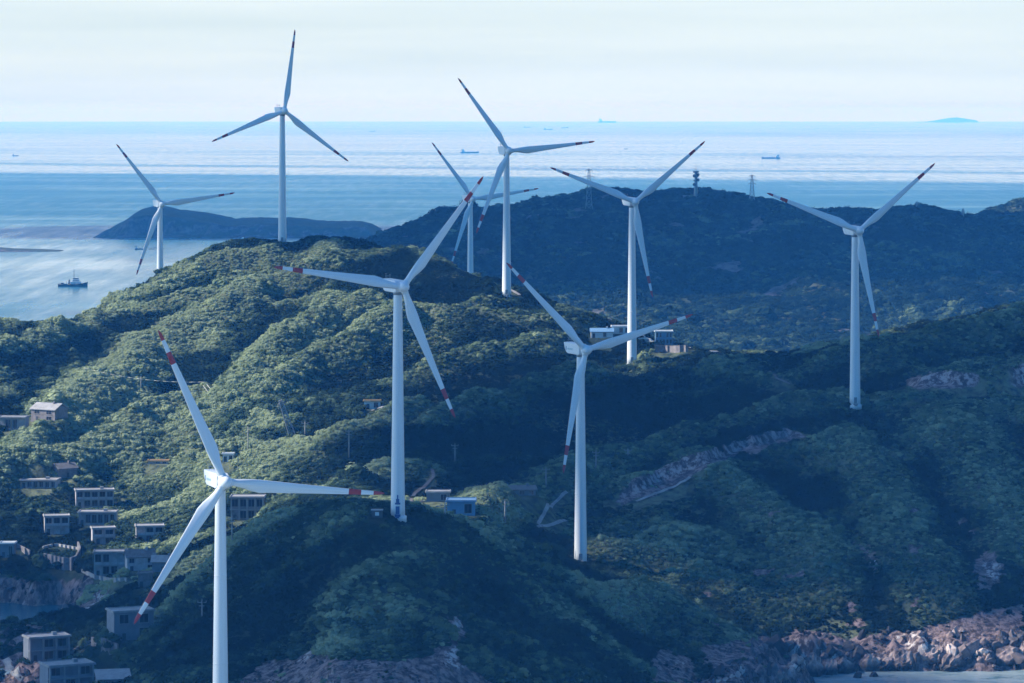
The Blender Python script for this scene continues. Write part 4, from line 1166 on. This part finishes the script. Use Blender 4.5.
def scatter(name, pos, scl, tone, kind_i):
    me = bpy.data.meshes.new(name); n = len(pos)
    me.vertices.add(n); me.vertices.foreach_set('co', pos.astype(np.float32).ravel())
    def at(k, t, v, key='value'):
        a = me.attributes.new(k, t, 'POINT'); a.data.foreach_set(key, v.ravel())
    at('scl', 'FLOAT_VECTOR', scl.astype(np.float32), 'vector'); at('tone', 'FLOAT', tone.astype(np.float32)); at('kindi', 'INT', kind_i.astype(np.int32))
    rot = np.zeros((n,3), np.float32); rot[:,2] = RNG.random(n)*6.283; rot[:,0] = (RNG.random(n)-.5)*.4; at('rot', 'FLOAT_VECTOR', rot, 'vector')
    me.update()
    o = bpy.data.objects.new(name, me); COL.objects.link(o); tag(o, kind='stuff')
    g = bpy.data.node_groups.new(name, 'GeometryNodeTree')
    g.interface.new_socket('Geometry', in_out='INPUT', socket_type='NodeSocketGeometry'); g.interface.new_socket('Geometry', in_out='OUTPUT', socket_type='NodeSocketGeometry')
    N = g.nodes.new; K = g.links.new
    gi = N('NodeGroupInput'); go = N('NodeGroupOutput'); ip = N('GeometryNodeInstanceOnPoints'); ci = N('GeometryNodeCollectionInfo')
    ci.inputs['Collection'].default_value = lib; ci.inputs['Separate Children'].default_value = True; ci.inputs['Reset Children'].default_value = True
    def na(k, t):
        a = N('GeometryNodeInputNamedAttribute'); a.data_type = t; a.inputs['Name'].default_value = k; return a.outputs['Attribute']
    K(gi.outputs[0], ip.inputs['Points']); K(ci.outputs[0], ip.inputs['Instance']); ip.inputs['Pick Instance'].default_value = True
    K(na('kindi','INT'), ip.inputs['Instance Index']); K(na('scl','FLOAT_VECTOR'), ip.inputs['Scale']); K(na('rot','FLOAT_VECTOR'), ip.inputs['Rotation'])
    K(ip.outputs[0], go.inputs[0])
    md = o.modifiers.new('scatter', 'NODES'); md.node_group = g
    return o
def visible(field, x, y, z, y0, step, lift):
    """drop plants that the ground itself hides from any place near the camera"""
    ok = np.ones(len(x), bool)
    for k in range(1, 46):
        t = 1-k*step/np.maximum(y, 1); live = (y*t > y0) & ok
        g = field(x*t, y*t); ok &= ~(live & (g > CAMZ+(z+lift-CAMZ)*t+1.0))
    return ok
def cover(name, field, rkf, x0, x1, y0, y1, n, sz, keep, seed, margin=1.12, far=False):
    r = np.random.default_rng(seed)
    x = r.uniform(x0, x1, n); y = r.uniform(y0, y1, n)
    k = np.abs(x) < y*512/FPX*margin+6
    x, y = x[k], y[k]; z = field(x, y)
    k = (z > (1.5 if not far else -.3)) & (r.random(len(x)) > np.clip(rkf(x, y)*1.6-.15, 0, .985)); x, y, z = x[k], y[k], z[k]
    if not far:
        k = np.ones(len(x), bool)
        for kx, ky, kr in keep: k &= (x-kx)**2+(y-ky)**2 > kr*kr
        x, y, z = x[k], y[k], z[k]
    k = visible(field, x, y, z, y0, 3.0 if not far else 8.0, 4.0 if not far else 9); x, y, z = x[k], y[k], z[k]
    big = fbm(x/26, y/26, 3, seed+1); mid = fbm(x/8, y/8, 2, seed+2)
    g = GR(x, y) if not far else fbm(x/80, y/80, 3, 241)
    s = sz*(.65+.8*np.clip((big-.35)/.35, 0, 1)*(1-.55*g))*(.85+.3*mid)*r.lognormal(0,.38,len(x))*(1+.25*sstep(-20,-90,x)*sstep(1550,1400,y) if not far else 1)
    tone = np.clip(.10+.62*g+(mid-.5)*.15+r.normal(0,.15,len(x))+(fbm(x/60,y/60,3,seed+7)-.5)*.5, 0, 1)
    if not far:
        gu = GU(x, y); tone = np.clip(tone-(gu-.45)*.85-.34*sstep(-90, 10, x-.25*np.maximum(1500-y, 0)+40), 0, 1)      # shade over the right and front slopes is put into the leaf tone; s = s*(.8+.5*gu)
    kd = np.where((g > .55) & (r.random(len(x)) < .4), 4+r.integers(0,2,len(x)), r.integers(0,4,len(x)))
    s = np.where(kd >= 4, s*.8+.3, s)
    sc = np.stack([s, s, s*r.uniform(.6,1.0,len(x))], 1)
    if far: tone = np.clip(tone-.16, 0, 1)
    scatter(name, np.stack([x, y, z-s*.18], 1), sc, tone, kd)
    print(name, len(x))
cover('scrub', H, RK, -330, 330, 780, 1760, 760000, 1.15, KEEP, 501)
cover('far_scrub', H2, Field(hx, hy, rk2), -180, 620, 2445, 3650, 190000, 2.9, [], 601, far=True)

# ------------------------------------------------------------------ broken rock on the cliffs and scars
def rock_mat():
    m = bpy.data.materials.new('coast_rock'); n, b = nodes(m); N = n.nodes.new; K = n.links.new
    b.inputs['Roughness'].default_value = .9
    a = N('ShaderNodeAttribute'); a.attribute_type = 'INSTANCER'; a.attribute_name = 'tone'
    t = N('ShaderNodeTexCoord'); z = N('ShaderNodeTexNoise'); z.inputs['Scale'].default_value = 2.2; z.inputs['Detail'].default_value = 8; K(t.outputs['Object'], z.inputs['Vector'])
    ad = N('ShaderNodeMath'); ad.operation = 'MULTIPLY_ADD'; K(z.outputs[0], ad.inputs[0]); ad.inputs[1].default_value = .7; K(a.outputs['Fac'], ad.inputs[2])
    sb = N('ShaderNodeMath'); sb.operation = 'SUBTRACT'; K(ad.outputs[0], sb.inputs[0]); sb.inputs[1].default_value = .35
    r = N('ShaderNodeValToRGB'); e = r.color_ramp.elements
    e[0].position = 0; e[0].color = (.025,.023,.027,1); e[1].position = 1; e[1].color = (.66,.58,.54,1)
    for p_, c_ in ((.3,(.10,.085,.09)),(.6,(.27,.185,.16)),(.8,(.46,.34,.29))): q = e.new(p_); q.color = (*c_,1)
    K(sb.outputs[0], r.inputs[0]); K(r.outputs[0], b.inputs['Base Color'])
    bu = N('ShaderNodeBump'); bu.inputs['Strength'].default_value = .8; bu.inputs['Distance'].default_value = .2; K(z.outputs[0], bu.inputs['Height']); K(bu.outputs[0], b.inputs['Normal'])
    return m
M['rocks'] = rock_mat()
def boulder_mesh(seed, spike=1.0):
    r = random.Random(seed); bm = bmesh.new()
    for k in range(26):
        v = Vector((r.gauss(0,1), r.gauss(0,1), r.gauss(0,1))).normalized()*r.uniform(.55,1.0)
        bm.verts.new((v.x+v.z*.25, v.y*.85, v.z*spike))
    bmesh.ops.convex_hull(bm, input=list(bm.verts))
    for v in [v for v in bm.verts if not v.link_faces]: bm.verts.remove(v)
    me = bpy.data.meshes.new('boulder'); bm.to_mesh(me); bm.free(); me.materials.append(M['rocks']); return me
BOULD = [boulder_mesh(40+i, (.8, 1.2, 1.6, 1.0)[i]) for i in range(4)]
lib2 = bpy.data.collections.new('rock_kinds')
for i, me in enumerate(BOULD): lib2.objects.link(bpy.data.objects.new('rock_kind_%d' % i, me))
r_ = np.random.default_rng(901)
x = r_.uniform(-230, 240, 160000); y = r_.uniform(800, 1600, 160000); k = np.abs(x) < y*512/FPX*1.1+5; x, y = x[k], y[k]
z = H(x, y); CF = Field(gx, gy, cliff); BR = Field(gx, gy, bright*(bankrock < .1))
k = ((y < 1135) | (x < -60)) & (RK(x, y)*.9 > r_.random(len(x))+.1) & (z > .2) & (r_.random(len(x)) < .55); x, y, z = x[k], y[k], z[k]
cf = CF(x, y); br = BR(x, y)
s_ = (.45+1.5*cf*fbm(x/10, y/10, 3, 905)**1.5*1.6*np.where(x < -60, .45, 1))*r_.lognormal(0, .42, len(x))
tn = np.clip(np.where(y < 940, .16, .34)+1.0*(fbm(x/9, z/5+y/30, 4, 911)-.5)*2+r_.normal(0,.12,len(x))+.42*br*(fbm(x/3, y/3, 2, 915) > .5)-.45*np.exp(-(z/2.2)**2), 0, 1)
_cl = lib; lib = lib2
so = scatter('loose_rock', np.stack([x, y, z-s_*.15], 1), np.stack([s_*1.1, s_, s_*r_.uniform(.7,1.3,len(x))], 1), tn, r_.integers(0,4,len(x)))
lib = _cl
print('rocks', len(x))

# large craggy outcrops along the right-hand shore
from mathutils import noise as mn
def crag_mat():
    m = bpy.data.materials.new('craggy_rock'); n, b = nodes(m); N = n.nodes.new; K = n.links.new
    b.inputs['Roughness'].default_value = .85
    t = N('ShaderNodeTexCoord'); mp_ = N('ShaderNodeMapping'); mp_.inputs['Scale'].default_value = (1, 1, .7); mp_.inputs['Rotation'].default_value = (.3, .5, 0); K(t.outputs['Object'], mp_.inputs['Vector'])
    z = N('ShaderNodeTexNoise'); z.inputs['Scale'].default_value = .35; z.inputs['Detail'].default_value = 10; z.inputs['Roughness'].default_value = .7; K(mp_.outputs[0], z.inputs['Vector'])
    r = N('ShaderNodeValToRGB'); e = r.color_ramp.elements
    e[0].position = .36; e[0].color = (.035,.03,.033,1); e[1].position = .72; e[1].color = (.62,.50,.44,1)
    for p_, c_ in ((.46,(.16,.115,.11)),(.55,(.34,.24,.21))): q = e.new(p_); q.color = (*c_,1)
    K(z.outputs[0], r.inputs[0])
    # wet dark band above the waterline
    g = N('ShaderNodeNewGeometry'); sx = N('ShaderNodeSeparateXYZ'); K(g.outputs['Position'], sx.inputs[0])
    w = N('ShaderNodeMapRange'); w.inputs[1].default_value = 1.2; w.inputs[2].default_value = 3.6; K(sx.outputs[2], w.inputs[0])
    x = N('ShaderNodeMix'); x.data_type = 'RGBA'; x.inputs['A'].default_value = (.018,.018,.02,1); K(w.outputs[0], x.inputs['Factor']); K(r.outputs[0], x.inputs['B']); K(x.outputs['Result'], b.inputs['Base Color'])
    bu = N('ShaderNodeBump'); bu.inputs['Strength'].default_value = .9; bu.inputs['Distance'].default_value = .5; K(z.outputs[0], bu.inputs['Height']); K(bu.outputs[0], b.inputs['Normal'])
    return m
M['crag'] = crag_mat()
def crag(px, py, w, h, seed, label, group=None):
    """px, py = foot of the rock in the picture; w, h in metres"""
    D = FPX*CAMZ/(py-EYE); r = random.Random(seed); bm = bmesh.new(); bmesh.ops.create_icosphere(bm, subdivisions=4, radius=1)
    pl = [(Vector((r.gauss(0,1), r.gauss(0,1), r.gauss(0,.6))).normalized(), r.uniform(.4,.8)) for _ in range(16)]
    o_ = Vector((seed*3.1, seed*1.7, 0))
    for v in bm.verts:
        for nn, d in pl:
            e = v.co.dot(nn)-d
            if e > 0: v.co -= nn*e*.95
        q = v.co*2.4+o_; k = 1-abs(mn.noise(Vector((q.x*1.6, q.y*1.6, q.z*.7))))*2
        v.co *= 1+.16*k+.10*mn.noise(q*3)
        v.co = Vector((v.co.x*w*.62+v.co.z*w*.12*r.choice((1,1)), v.co.y*w*.45, v.co.z*h*.60+h*.08))
    me = bpy.data.meshes.new('coastal_rock'); bm.to_mesh(me); bm.free(); me.materials.append(M['crag'])
    o = bpy.data.objects.new('coastal_rock', me); COL.objects.link(o); o.location = ((px-512)/FPX*D, D+w*.3, 0); o.rotation_euler.z = r.uniform(-.5,.5)
    tag(o, label, 'rock', group)
CR = 'craggy rocks along the right shore'
CL_ = 'craggy pinkish brown rock standing at the foot of the cliffs on the right shore'
crag(962, 671, 17, 12, 3, 'broad tan-topped boulder, the largest rock above the water at bottom right', CR)
for k, (px, py, w, h) in enumerate([(905,671,10,12),(925,670,9,13),(885,671,9,11),(868,672,8,8),(1005,670,11,9),(1020,669,9,13),(845,674,9,9),(829,675,8,8),(812,677,9,9),(795,679,8,9),(778,680,8,7),(948,672,5,4),(858,678,4,2.5),(875,677,3,2),(762,682,7,9),(742,684,7,7)]):
    crag(px, py, w, h, 20+k, CL_, CR)
#STAGE6
